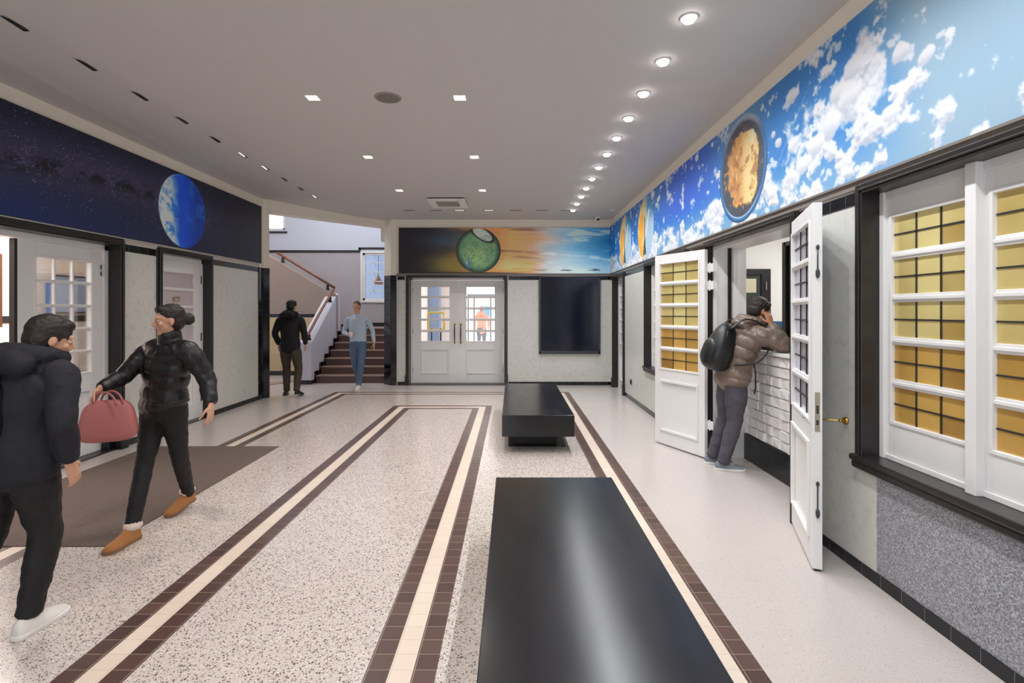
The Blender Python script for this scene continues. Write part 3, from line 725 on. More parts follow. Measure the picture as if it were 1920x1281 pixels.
for i, x in enumerate((-2.0,-1.48,-1.02,-.44,.073,.587,1.044)):
    put_slot(i in (2,3), (x, 9.977, ZC), (0,0,0), f'{ORD[i]} narrow slot light from the left in the row before the back wall', 'slot lights before the back wall')
# speaker, air unit, camera, sensor
e = empty('ceiling_speaker', (-1.142, 4.706, ZC), label='round grey speaker grille on the ceiling between two downlights', cat='speaker')
b = MB(); b.cyl((0,0,-.005), .105, .005, 32); b.build('speaker_grille', mat('grille_grey', (120,114,108), .7, var=.4, scale=300), e)
b = MB(); b.lathe([(.104,0),(.104,-.008),(.122,-.006),(.124,0)], (0,0,0), 32); b.build('speaker_ring', mat('ring_grey', (150,142,136), .5), e)
e = empty('air_unit', (-1.15, 9.22, ZC), label='square white air conditioning cassette on the ceiling', cat='air conditioner')
b = MB(); b.box(-.33,.33,-.38,.38,-.035,-.02); b.build('cassette_panel', white, e, bevel=.004)
b = MB(); b.box(-.31,.31,-.36,.36,-.02,-.001); b.build('shadow_gap', black, e)
b = MB(); b.box(-.2,.2,-.2,.2,-.042,-.035); b.build('intake_grille', mat('intake_grey', (150,142,135), .6), e)
e = empty('security_camera', (1.80, 10.72, ZC), label='small white dome security camera on the ceiling near the back right corner', cat='security camera')
b = MB(); b.lathe([(.001,-.05),(.04,-.045),(.055,-.02),(.058,0)], (0,0,0), 24); b.build('camera_base', white, e, smooth=True)
b = MB(); b.ell((0,-.02,-.045), (.032,.032,.03)); b.build('camera_dome', black, e, smooth=True)
e = empty('ceiling_sensor', (1.95, 9.95, ZC), label='tiny square white sensor on the ceiling in the far right corner', cat='sensor')
b = MB(); b.box(-.04,.04,-.035,.035,-.012,0); b.build('sensor_case', white, e)
# ---------------------------------------------------------------- painted friezes (colour attribute computed here, read by a node material)
def h2(ix, iy, s):
    n = (ix.astype(np.int64)*374761393+iy.astype(np.int64)*668265263+s*1274126177) & 0x7fffffff
    n = ((n ^ (n >> 13))*1274126177) & 0x7fffffff
    return ((n ^ (n >> 16)) & 0xffff)/65535.0
def vnoise(x, y, s=0):
    ix, iy = np.floor(x), np.floor(y); fx, fy = x-ix, y-iy; fx = fx*fx*(3-2*fx); fy = fy*fy*(3-2*fy)
    a, b_, c, d_ = h2(ix,iy,s), h2(ix+1,iy,s), h2(ix,iy+1,s), h2(ix+1,iy+1,s)
    return (a*(1-fx)+b_*fx)*(1-fy)+(c*(1-fx)+d_*fx)*fy
def fbm(x, y, o=5, s=0, g=.5):
    r = 0; a = 1; t = 0
    for k in range(o): r = r+a*vnoise(x*2**k, y*2**k, s+k); t += a; a *= g
    return r/t
def sm(a, b_, x): t = np.clip((x-a)/(b_-a), 0, 1); return t*t*(3-2*t)
def mixc(c, col, f): return c*(1-f[...,None])+np.array(col, float)*f[...,None]
def frieze(name, axis, p, thick, a0, a1, z0, z1, step, paint, label, gain=1.0):
    na, nz = int((a1-a0)/step)+1, int((z1-z0)/step)+1
    A, Z = np.meshgrid(np.linspace(a0,a1,na), np.linspace(z0,z1,nz), indexing='ij')
    col = np.clip(paint(A, Z), 0, 255)/255; col = np.where(col <= .04045, col/12.92, ((col+.055)/1.055)**2.4)*gain
    col = np.clip(col, 0, .95)
    V = np.zeros((na*nz+8, 3)); k = 0 if axis == 'x' else 1
    V[:na*nz, k] = p; V[:na*nz, 1-k] = A.ravel(); V[:na*nz, 2] = Z.ravel()
    i, j = np.meshgrid(np.arange(na-1), np.arange(nz-1), indexing='ij'); q0 = (i*nz+j).ravel()
    F = np.stack([q0, q0+nz, q0+nz+1, q0+1], 1)
    if thick*(1 if axis == 'x' else -1) > 0: pass
    F = F.tolist()
    n = na*nz; c8 = [(x, y, z) for x in (p+thick*.02, p+thick) for y in (a0, a1) for z in (z0, z1)]
    for m_, (x, y, z) in enumerate(c8): V[n+m_] = (x, y, z) if axis == 'x' else (y, x, z)
    F += [[n,n+1,n+3,n+2],[n+4,n+6,n+7,n+5],[n,n+4,n+5,n+1],[n+2,n+3,n+7,n+6],[n,n+2,n+6,n+4],[n+1,n+5,n+7,n+3]]
    me = bpy.data.meshes.new(name); me.from_pydata(V.tolist(), [], F)
    at = me.color_attributes.new('paint', 'FLOAT_COLOR', 'POINT'); buf = np.ones((n+8, 4)); buf[:n,:3] = col.reshape(-1,3); buf[n:,:3] = .01
    at.data.foreach_set('color', buf.ravel().astype(np.float32)); me.materials.append(paint_m); me.update()
    o = bpy.data.objects.new(name, me); C.objects.link(o); return tag(o, label, 'mural')
t = NT('painted_canvas'); at = t.n('ShaderNodeAttribute'); at.attribute_name = 'paint'
c_ = t.mix(t.math('MULTIPLY', t.ramp(t.noise(t.pos(), 60, 4, .7), [(.45, 0.0), (.8, 1.0)]), .10), at.outputs['Color'], (.5,.5,.5))
t.base(c_, .45, 0, .3); t.bump(t.noise(t.pos(), 300, 2), .1, .001); paint_m = t.m

def p_left(Y, Z):
    c = np.zeros(Y.shape+(3,))+np.array([24,30,56.])
    band = 3.0+.10*np.sin(Y*1.3)+.12*(fbm(Y*1.2, Z*1.2, 4, 3)-.5)
    d = np.abs(Z-band); haze = np.exp(-(d/.30)**2)*sm(9.2, 6.5, Y)
    c = mixc(c, (66,60,92), haze*.85)
    c = mixc(c, (26,50,112), sm(3.0, 2.5, Z)*sm(7.5, 4.5, Y)*.7)
    c = mixc(c, (16,20,34), np.exp(-((Z-band+.02)/.085)**2)*sm(.40, .58, fbm(Y*5, Z*9, 5, 11))*sm(8.6,6.8,Y)*.95)
    c = mixc(c, (20,20,34), sm(7.6, 8.6, Y)*.85)
    c = mixc(c, (18,22,42), sm(3.2, 3.5, Z)*.6)
    cell = .021; gx, gy = np.floor(Y/cell), np.floor(Z/cell); r = h2(gx, gy, 21)
    dx = Y/cell-gx-.5-(h2(gx,gy,22)-.5)*.6; dy = Z/cell-gy-.5-(h2(gx,gy,23)-.5)*.6
    dens = np.clip(haze*.22+.006, 0, 1)*(.3+1.6*sm(.45,.6,fbm(Y*3,Z*3,4,31))); star = (r < dens)*np.exp(-(dx*dx+dy*dy)/.05)
    c = mixc(c, (190,190,215), np.clip(star*(.2+.8*h2(gx,gy,24)**2), 0, 1))
    cy, cz, R = 7.07, 2.972, .505; u, v = (Y-cy)/R, (Z-cz)/R; rr_ = np.sqrt(u*u+v*v); ins = sm(1.0, .985, rr_)
    pc = np.zeros_like(c)+np.array([10,84,226.]); pc = mixc(pc, (8,44,130), sm(.1, 1.0, u+.3*rr_)*.6)
    w = fbm(u*5+4+v*1.5, v*6, 6, 41, .65); cr = sm(-.1, -.6, u+.12*v+.25*(fbm(u*3+7, v*3, 4, 49)-.5))
    pc = mixc(pc, (70,160,230), cr*.8); pc = mixc(pc, (226,236,246), cr*sm(.36,.56,w)*.95)
    pc = mixc(pc, (60,140,220), sm(.55,.7,fbm(u*3,v*5,5,47))*.35)
    pc = mixc(pc, (190,225,250), sm(.93,1.0,rr_)*sm(.2,-.6,u)*.6)
    return c*(1-ins[...,None])+pc*ins[...,None]
def p_back(X, Z):
    u = (X+2.43)/4.54; v = (Z-2.403)/.987
    st = [(0,(30,28,32)),(.12,(36,34,38)),(.22,(62,58,56)),(.32,(150,112,70)),(.42,(214,140,82)),(.52,(246,172,110)),(.62,(236,168,120)),(.70,(196,190,184)),(.80,(136,182,206)),(.9,(74,150,192)),(1,(20,118,176))]
    uu = u+.05*(fbm(u*6, v*10, 5, 1)-.5)*2; c = np.stack([np.interp(uu, [s_[0] for s_ in st], [s_[1][k] for s_ in st]) for k in range(3)], -1)
    c = mixc(c, (150,136,60), np.exp(-((u-.24)/.10)**2-((v-.2)/.2)**2)*.8)
    c = mixc(c, (60,84,104), np.exp(-((u-.24)/.12)**2-((v-.72)/.16)**2)*.7)
    c = mixc(c, (255,206,140), np.exp(-((u-.55)/.1)**2-((v-.16)/.14)**2)*.8)
    s1_ = fbm(u*7, v*16+u*4, 6, 5, .6)
    c = mixc(c, (70,70,84), sm(.56,.72,s1_)*sm(.15,.3,u)*sm(.75,.6,u)*.65*(.4+.6*v))
    c = mixc(c, (255,160,70), sm(.55,.7,fbm(u*9+3, v*20, 5, 9))*sm(.3,.42,u)*sm(.72,.6,u)*.55)
    c = mixc(c, (206,222,230), sm(.52,.7,fbm(u*7, v*9+u*3, 6, 13, .6))*sm(.62,.72,u)*.75)
    c = mixc(c, (200,214,222), sm(.62,.75,u)*sm(.55,.05,v)*.7)
    c = mixc(c, (60,80,96), sm(.56,.66,fbm(u*14, v*30, 4, 17))*sm(.6,.75,u)*np.exp(-((v-.08)/.05)**2))
    c = mixc(c, (40,36,40), sm(.045,.0,v)*sm(.7,.4,u))
    R = .485; cx, cz = -.722, 2.895; a, b2 = (X-cx)/R, (Z-cz)/R; r = np.sqrt(a*a+b2*b2); ins = sm(1.0,.98,r)
    g = np.zeros_like(c)+np.array([112,158,114.]); g = mixc(g, (150,190,130), np.exp(-((a+.1)/.5)**2-((b2+.3)/.4)**2))
    n1 = fbm(a*9+5, b2*9, 4, 23, .7); g = mixc(g, (64,104,78), sm(.5,.66,n1)*.4)
    cell = .055; gx, gy = np.floor(a/cell), np.floor(b2/cell); hh_ = h2(gx,gy,51); dx = a/cell-gx-.5; dy = b2/cell-gy-.5
    dot = (hh_ < .30*np.exp(-((b2+.0)/.55)**2)+.05)*np.exp(-(dx*dx+dy*dy)/.07)*sm(.95,.8,r); k = h2(gx,gy,52)
    for lo, col in ((0,(220,230,220)),(.35,(200,80,50)),(.55,(40,90,150)),(.75,(230,190,110))): g = mixc(g, col, dot*((k > lo) & (k < lo+.25)))
    g = mixc(g, (30,50,46), sm(.72,.98,r)*.85)
    ra = (a-.18)*.85+(b2-.72)*-.52; rb = (a-.18)*.52+(b2-.72)*.85; ea = np.sqrt((ra/.50)**2+(rb/.22)**2)
    g = mixc(g, (34,48,42), sm(1.35,1.1,ea)*.9); g = mixc(g, (196,204,196), sm(1.02,.9,ea)*.95); g = mixc(g, (120,134,124), sm(.56,.66,fbm(a*8,b2*14,4,61))*sm(.95,.8,ea)*.6)
    g = mixc(g, (70,110,190), np.exp(-((a+.46)/.07)**2-((b2+.6)/.2)**2)); g = mixc(g, (200,214,240), np.exp(-((a+.5)/.03)**2-((b2+.56)/.1)**2))
    g = mixc(g, (20,22,24), sm(.965,.995,r)*.8)
    return c*(1-ins[...,None])+g*ins[...,None]
def p_right(Y, Z):
    v = (Z-2.403)/.987
    c = np.zeros(Y.shape+(3,))+np.array([52,132,206.])
    c = mixc(c, (36,98,220), np.exp(-((Y-6.3)/1.2)**2)*sm(.1,.6,v)); c = mixc(c, (14,112,206), sm(7,8.5,Y)*sm(.0,.5,v)*.8)
    c = mixc(c, (150,186,216), sm(.45,.0,v)*.75)
    c = mixc(c, (158,188,208), sm(3.15,2.6,Y-.25*(v-.5)+.3*(fbm(Y*2,Z*2,4,201)-.5))*.94)
    c = mixc(c, (120,160,190), sm(4.05,4.6,Y)*sm(5.6,4.9,Y)*sm(.55,1,v)*.7)
    # cumulus: several layers, each lit on the upper side
    def cloud(c, sx, seed, mask, lo, hi, amt=1.0):
        n = fbm(Y*sx+seed, Z*sx*1.15, 6, seed, .55); n2 = fbm(Y*sx+seed, (Z+.035)*sx*1.15, 6, seed, .55)
        f = sm(lo, hi, n+mask); sh = np.clip((n2-n)*7+.22, 0, 1)
        c = mixc(c, (236,238,244), f*amt)
        return mixc(c, (150,160,180), f*amt*sh*.62)
    m1 = -.20+.20*sm(.55,.1,v)*sm(3.0,4.5,Y)+.26*np.exp(-((Y-3.2)/.42)**2-((v-.45)/.32)**2)+.12*np.exp(-((Y-3.05)/.16)**2-((v-.72)/.14)**2)
    m1 = m1-.25*sm(2.75,2.3,Y)
    c = cloud(c, 2.6, 71, m1, .50, .60)
    c = cloud(c, 6.5, 83, -.12+.16*sm(.5,.1,v)+.06*sm(4.3,3.2,Y)-.2*sm(2.7,2.3,Y), .52, .60)
    c = cloud(c, 10, 97, -.10+.14*sm(.85,1.0,v)*sm(4.2,2.9,Y)+.1*sm(.35,.05,v)*sm(5,7,Y), .54, .62, .8)
    for (y_, z_, r_) in ((3.84,3.22,.075),(3.30,3.02,.11),(3.16,3.10,.10),(3.20,2.95,.12),(3.42,2.84,.13),(3.55,2.76,.10),(3.7,2.66,.09),(2.78,3.0,.07),(4.05,2.93,.05),(3.9,2.62,.08),(4.15,2.55,.07),(2.85,2.70,.07),(2.6,2.9,.06),(4.12,3.02,.035)):
        e_ = ((Y-y_)/r_)**2+((Z-z_)/r_/.8)**2+1.6*(fbm(Y*14, Z*14, 4, 5)-.5); f = sm(1.1,.55,e_)
        c = mixc(c, (240,240,244), f*.95); c = mixc(c, (160,168,186), f*sm(z_+.02, z_-r_*.7, Z)*.55)
    c = mixc(c, (196,210,226), np.exp(-((Z-2.62-(4.2-Y)*1.0)/.006)**2)*sm(3.6,3.7,Y)*sm(4.22,4.15,Y)*.5)
    # big globe
    cy, cz, R = 4.70, 2.898, .487; a, b2 = -(Y-cy)/R, (Z-cz)/R; r = np.sqrt(a*a+b2*b2); ins = sm(1.0,.985,r)
    g = np.zeros_like(c)+np.array([74,80,92.]); land = fbm(a*2.2+9, b2*2.2+2, 6, 77, .62)
    blob = np.sqrt((a-.04)**2/.52+(b2+.02)**2/.60); f = sm(.70,.65,blob*.68+.42*(.60-land))
    g = mixc(g, (206,150,92), f); g = mixc(g, (242,216,150), f*sm(-.15,.25,a)*.9); g = mixc(g, (236,236,200), f*sm(.25,.5,a)*sm(.48,.58,fbm(a*5,b2*3,4,15))*.8)
    g = mixc(g, (150,86,40), f*sm(.55,.7,fbm(a*7,b2*7,5,19))*.6); g = mixc(g, (255,190,90), f*sm(.62,.7,fbm(a*11,b2*11,4,25))*.8)
    g = mixc(g, (200,140,70), (1-f)*sm(.66,.72,fbm(a*12,b2*12,4,29))*sm(.9,.7,r))
    g = mixc(g, (176,200,220), sm(.84,.93,r)*sm(.2,.9,b2)*.8); g = mixc(g, (44,130,206), sm(.86,.92,r)*sm(.75,.2,b2)*.85)
    g = mixc(g, (36,40,48), sm(.955,.975,r)*sm(.6,-.2,b2)*.8); g = mixc(g, (220,230,236), np.exp(-((r-.9)/.012)**2)*sm(-.4,-.8,b2))
    c = c*(1-ins[...,None])+g*ins[...,None]
    # two far globes with a spire and a pale wing
    for cy in (9.52, 8.08):
        R = .487; a, b2 = -(Y-cy)/R, (Z-cz)/R; r = np.sqrt(a*a+b2*b2); ins = sm(1.0,.97,r)
        g = np.zeros_like(c)+np.array([176,206,226.]); g = mixc(g, (40,130,190), sm(.1,.3,a)*sm(.1,.6,b2)*.8)
        g = mixc(g, (250,222,140), sm(.02,-.08,a)); g = mixc(g, (252,180,60), sm(-.05,-.25,a)*sm(.5,.62,fbm(a*3,b2*3,4,33)+.1))
        w = sm(.13,.08,np.abs(a-.12-(b2+.05)*.55))*sm(-.35,-.2,b2)*sm(.62,.5,b2); g = mixc(g, (226,232,236), w)
        tw = sm(.02,.0,np.abs(a+.08)-.02-.16*np.clip((-.1-b2)/.75,0,1)**1.6-.012)*sm(.42,.36,b2)*sm(-.86,-.80,b2); g = mixc(g, (38,44,56), tw*.92)
        g = mixc(g, (90,110,140), tw*sm(.5,.6,fbm(a*20,b2*20,3,3)))
        c = c*(1-ins[...,None])+g*ins[...,None]
    return c
frieze('painted_frieze', 'x', XL+.026, -.02, 1.0, 9.27, 2.457, 3.488, .0085, p_left, 'starry night frieze with a blue planet on the left wall', 1.25)
frieze('painted_frieze', 'y', YB-.026, .02, -2.43, XR-.02, 2.403, 3.385, .007, p_back, 'sunset to blue sky frieze with a green marble above the double doors', 1.5)
frieze('painted_frieze', 'x', XR-.026, .02, 1.0, YB-.02, 2.403, 3.405, .0075, p_right, 'blue sky and cloud frieze with three globes on the right wall', .92)

# ---------------------------------------------------------------- stair hall
SX0, SX1 = -4.36, -2.74
def stair_hall():
    holes = [(-4.28, -3.05, 1.90, 3.26), (-7.35, -6.52, 3.92, 4.9)]
    wall('wall_stairs', 'y', 14.7, 14.9, -8.3, -2.6, 0, 6.2, holes, {'z': [3.28], 'f': lambda a, z: 1 if z < 3.28 else 0}, [bluegrey, stairgrey],
         'back wall of the stair hall, grey dado and pale blue above')
    b = MB(); b.box(-8.3, -4.40, 14.68, 14.7, 3.275, 3.34); b.box(-4.40, -4.34, 14.68, 14.7, 3.275, 3.42); b.box(-4.40, -2.74, 14.68, 14.7, 3.36, 3.42); b.box(-4.4, -2.74, 14.68, 14.7, 1.155, 1.26)
    b.box(-7.4, -6.45, 14.67, 14.7, 3.83, 3.88)
    struct('trim_14', b, dark, 'dark bands on the stair hall wall stepping over the window', 'trim')
    b = MB(); b.box(SX1, SX1+.12, 11.34, 14.7, 0, 6.2); struct('wall_stairs_side', b, bluegrey, 'pale blue side wall right of the stairs', 'wall')
    b = MB(); b.box(-8.4, -8.3, 9.6, 14.9, 0, 6.2); b.box(-8.3, XL-.25, 9.5, 9.62, 0, 6.2); struct('wall_stairs_left', b, bluegrey, 'pale walls of the lobby left of the stairs', 'wall')
    b = MB(); b.box(-8.4, -5.2, 9.5, 14.9, 6.2, 6.3); b.box(-5.2,-2.6,9.5,11.0,6.2,6.3); struct('ceiling_stairs', b, bluegrey, 'stair hall ceiling around a gap added to let in daylight', 'ceiling')  # unseen ceiling, gap added to bring daylight into the stairwell
    panel_light((-6.3, 11.2, 5.6), .8, .8, ROOM_W*1.2, 'ceiling light panel over the stair lobby', (1,.9,.78))
    # window on the landing
    e = empty('window_3', (-4.28, 14.7, 1.9), label='white landing window with small panes above the stairs', cat='window', kind='structure'); b = MB(); L, H = 1.23, 1.36
    b.box(-.06,L+.06,-.04,.0,-.06,0); b.box(-.06,L+.06,-.04,0,H,H+.05); b.box(-.06,0,-.04,.1,0,H); b.box(L,L+.06,-.04,.1,0,H); b.box(0,.06,0,.08,0,H); b.box(L-.06,L,0,.08,0,H); b.box(0,L,0,.08,0,.06); b.box(0,L,0,.08,H-.06,H)
    for k in range(1, 5): b.box(.06,L-.06,.02,.05,H*k/5-.012,H*k/5+.012)
    for k in range(1, 4): b.box(L*k/4-.012,L*k/4+.012,.02,.05,.06,H-.06)
    b.build('window_frame', white, e); b = MB(); b.box(.06,L-.06,.032,.038,.06,H-.06); b.build('pane', m_glass('window_blue_glass', (200,212,225)), e)
    e = empty('window_4', (-7.35, 14.7, 3.92), label='small bright window high in the stair hall', cat='window', kind='structure'); b = MB(); L, H = .83, .98
    b.box(0,.05,0,.08,0,H); b.box(L-.05,L,0,.08,0,H); b.box(0,L,0,.08,0,.05); b.box(0,L,0,.08,H-.05,H)
    for k in range(1,4): b.box(.05,L-.05,.03,.05,H*k/4-.01,H*k/4+.01)
    b.build('window_frame', white, e); b = MB(); b.box(.05,L-.05,.037,.041,.05,H-.05); b.build('pane', glass, e)
    b = MB(); b.box(-4.9,-2.6,14.9,16.6,3.69,3.8); b.box(-4.9,-2.6,16.5,16.6,0,3.69,1); struct('ceiling_annex', b, [white, mat('annex_blue', (240,236,236), .6)], 'pale room behind the landing window', 'ceiling')
    # pendant seen through landing window
    e = empty('pendant_lamp', (-4.02, 15.4, 2.55), label='orange pendant lamp seen through the landing window', cat='pendant lamp'); b = MB(); b.lathe([(.14,-.16),(.15,-.1),(.06,.04),(.02,.12),(.01,.14)], (0,0,0), 20); b.build('lamp_shade', mat('orange_shade', (226,150,100), .4), e, smooth=True); b = MB(); b.cyl((0,0,.13), .006, 1.012, 8); b.build('cord', black, e)
    # lower flight
    e = empty('staircase', ((SX0+SX1)/2, 11.36, 0), label='brown tiled stair flight rising to the landing behind the pier', cat='stairs', kind='structure'); r, g = .165, .295
    b = MB(); n = MB()
    for k in range(7):
        y = k*g; b.box(SX0-(SX0+SX1)/2, SX1-(SX0+SX1)/2, y, y+g if k < 6 else 3.34, 0, (k+1)*r-.02)
        n.box(SX0-(SX0+SX1)/2, SX1-(SX0+SX1)/2, y-.022, y+g if k < 6 else 3.34, (k+1)*r-.022, (k+1)*r)
    b.build('risers', stair_m, e); n.build('treads', nosing_m, e, bevel=.006)
    # balustrade wall of the lower flight
    e = empty('balustrade', (-4.5, 11.13, 0), label='pale plaster balustrade wall beside the lower stair flight', cat='balustrade', kind='structure')
    prof = [(0,0),(0,.90),(.03,.94),(.12,.96),(1.66,2.02),(1.72,2.04),(1.86,2.02),(1.90,1.95),(1.90,0)]
    b = MB(); v = [(-.14,y,z) for y,z in prof]+[(.135,y,z) for y,z in prof]; m = len(prof)
    b.add(v, [tuple(range(m)), tuple(range(m,2*m))[::-1]]+[(i,i+m,(i+1)%m+m,(i+1)%m) for i in range(m)]); b.build('balustrade_wall', mat('pale_lilac_plaster', (214,212,220), .55, var=.04), e, bevel=.012)
    b = MB(); b.box(.135,.15,.0,.23,0,.09); b.box(-.14,.15,-.012,.0,0,.09)
    for k in range(7): b.box(.135,.15,.17+k*g,.23+k*g+.1,k*r+.0,(k+1)*r+.10); b.box(.135,.15,.23+k*g,.23+(k+1)*g,(k+1)*r-.02,(k+1)*r+.10)
    b.build('stepped_skirting', blk, e)
    # wall carrying the upper flight
    e = empty('wall_stairs_front', (-4.5, 12.7, 0), label='plaster wall under the upper stair flight with beige tile dado', cat='wall', kind='structure')
    prof = [(-3.6,0),(.14,0),(.14,1.98),(.10,2.03),(.0,2.05),(-1.64,3.05),(-1.72,3.10),(-3.6,3.95)]
    b = MB(); b.add([(x,0,z) for x,z in prof]+[(x,.14,z) for x,z in prof], [tuple(range(8))[::-1] if False else tuple(range(8)), tuple(range(8,16))[::-1]]+[(i,i+8,(i+1)%8+8,(i+1)%8) for i in range(8)]); b.build('balustrade_wall', mat('warm_grey_plaster', (160,142,132), .5, var=.08, scale=2), e, bevel=.012)
    b = MB(); b.box(-3.6,-.14,-.012,0,1.44,1.52); b.box(-3.6,-.14,-.015,0,0,.11); b.build('dado_bands', blk, e)
    b = MB(); b.box(-3.6,-.14,-.01,0,.11,1.44); b.build('dado_tiles', beige_tile, e)
    def rail(name, pts, brs, label):
        q = empty(name, pts[0], label=label, cat='handrail'); b = MB(); b.tube(pts, .03, 14); b.build('rail', wood, q, off=pts[0], smooth=True)
        for p_ in brs:
            k = MB(); x, y, z = p_; k.tube([(x,y,z-.03),(x,y,z-.10),(x,y,z-.15)], [.02,.03,.045], 12); k.box(x-.05,x+.05,y-.03,y+.03,z-.165,z-.15); k.ell((x,y,z-.06), (.035,.03,.03)); k.build('bracket', black, q, off=pts[0])
    rail('handrail', [(-4.42,12.78,2.17),(-5.0,12.78,2.525),(-5.5,12.78,2.83),(-5.86,12.78,3.05)], [(-4.60,12.78,2.28),(-5.72,12.78,2.97)], 'upper brown wooden handrail rising to the left')
    rail('handrail', [(-4.50,11.02,1.0),(-4.46,11.12,1.03),(-4.46,11.28,1.14),(-4.46,11.9,1.57),(-4.44,12.4,1.92),(-4.42,12.7,2.13)], [(-4.46,11.25,1.12),(-4.44,12.5,1.98)], 'lower brown wooden handrail on the pale balustrade')
stair_hall()

# ---------------------------------------------------------------- people
skin_m = mat('skin', (206,156,128), .5, var=.06); hair_dk = mat('dark_brown_hair', (34,24,20), .55, var=.4, scale=60, bump=.8, bscale=120)
eye_w = mat('eye_white', (230,225,220), .2); eye_d = mat('eye_iris', (40,30,24), .2); lip_m = mat('lips', (170,104,92), .45)
def V3(*a): return Vector(a)
def spline(pts, n=5):
    """Catmull-Rom through points; each item (Vector, ru, rv)"""
    out = []; P_ = [pts[0]]+list(pts)+[pts[-1]]
    for i in range(1, len(P_)-2):
        for k in range(n):
            t = k/n; w = [-.5*t+t*t-.5*t**3, 1-2.5*t*t+1.5*t**3, .5*t+2*t*t-1.5*t**3, -.5*t*t+.5*t**3]
            out.append(tuple(sum((P_[i-1+q][c]*w[q] for q in range(1,4)), P_[i-1][c]*w[0]) for c in range(3)))
    out.append(tuple(pts[-1])); return out
def limb(b, pts, n=14, sub=5, quilt=0, pitch=.075, side=None):
    """pts: (Vector, ru, rv) with ru along the side vector"""
    sp_ = spline(pts, sub if not quilt else max(sub, 8)); secs = []; s = 0
    side = Vector(side) if side else V3(1,0,0)
    for i, (p, ru, rv) in enumerate(sp_):
        if i: s += (p-sp_[i-1][0]).length
        t = (sp_[min(i+1,len(sp_)-1)][0]-sp_[max(i-1,0)][0]).normalized()
        v = t.cross(side); v = v.normalized() if v.length > 1e-4 else t.orthogonal().normalized(); u = v.cross(t).normalized()
        q = 1+quilt*(abs(math.sin(PI*s/pitch))**.6-.5) if quilt else 1
        secs.append([p+u*ru*q*math.cos(2*PI*k/n)+v*rv*q*math.sin(2*PI*k/n) for k in range(n)])
    # rounded ends
    def shrink(sec, f, d): c = sum(sec, Vector())/len(sec); return [c+(x-c)*f+d for x in sec]
    t0 = (sp_[0][0]-sp_[1][0]).normalized(); t1 = (sp_[-1][0]-sp_[-2][0]).normalized(); r0 = min(sp_[0][1:]); r1 = min(sp_[-1][1:])
    secs = [shrink(secs[0], .35, t0*r0*.5), shrink(secs[0], .8, t0*r0*.28)]+secs+[shrink(secs[-1], .8, t1*r1*.28), shrink(secs[-1], .35, t1*r1*.5)]
    b.loft(secs)
def organic(b, name, m, parent, off, vox=.008, smooth=3, wrinkle=0, wscale=.06):
    o = b.build(name, m, parent, off=off)
    r = o.modifiers.new('union', 'REMESH'); r.mode = 'VOXEL'; r.voxel_size = vox; r.use_smooth_shade = True
    if smooth: s_ = o.modifiers.new('soften', 'SMOOTH'); s_.factor = .5; s_.iterations = smooth
    if wrinkle:
        tx = bpy.data.textures.get('folds%d' % int(wscale*1000)) or bpy.data.textures.new('folds%d' % int(wscale*1000), 'CLOUDS'); tx.noise_scale = wscale; tx.noise_depth = 2
        d_ = o.modifiers.new('folds', 'DISPLACE'); d_.texture = tx; d_.strength = wrinkle; d_.mid_level = .5; d_.texture_coords = 'LOCAL'
    return o
def hand(b, wrist, d, palm_n, thumb, curl=.5, s=1.0):
    """palm, four fingers of unequal length bent at the knuckles, and a thumb from the side of the palm.
    d: direction wrist->fingers, palm_n: direction the palm faces, thumb: side on which the thumb leaves"""
    d = Vector(d).normalized(); pn = Vector(palm_n); pn = (pn-d*pn.dot(d)).normalized(); th = Vector(thumb); th = (th-d*th.dot(d)-pn*th.dot(pn)).normalized()
    wrist = Vector(wrist)
    limb(b, [(wrist-d*.02, .026*s, .019*s), (wrist+d*.03*s, .034*s, .017*s), (wrist+d*.075*s, .040*s, .014*s), (wrist+d*.092*s, .038*s, .011*s)], 12, 3, side=th)
    for k, (o_, L_) in enumerate(((.030,.072),(.010,.080),(-.010,.075),(-.029,.058))):
        p = wrist+d*.084*s+th*o_*s; pts = [p-d*.015]; a = curl*.35; 
        for q, f in enumerate((.45,.32,.27)):
            dd = (d*math.cos(a)+pn*math.sin(a)+th*o_*1.2).normalized(); p = p+dd*L_*f*s; pts.append(p); a += curl*.75
        limb(b, [(x, (.0095-.001*i)*s, (.009-.0009*i)*s) for i, x in enumerate(pts)], 8, 3, side=th)
    p = wrist+d*.025*s+th*.026*s
    limb(b, [(p, .012*s, .012*s), (p+(th*.8+d*.6+pn*.25)*.035*s, .0105*s, .0105*s), (p+(th*.62+d*1.05+pn*.5)*.055*s, .0095*s, .009*s), (p+(th*.55+d*1.25+pn*.7)*.068*s, .007*s, .007*s)], 8, 3, side=pn)
def frame(f, up=(0,0,1)):
    f = Vector(f).normalized(); r = f.cross(Vector(up)).normalized(); u = r.cross(f).normalized()
    return f, r, u, Matrix((r, f, u)).transposed()          # local x right, y forward, z up
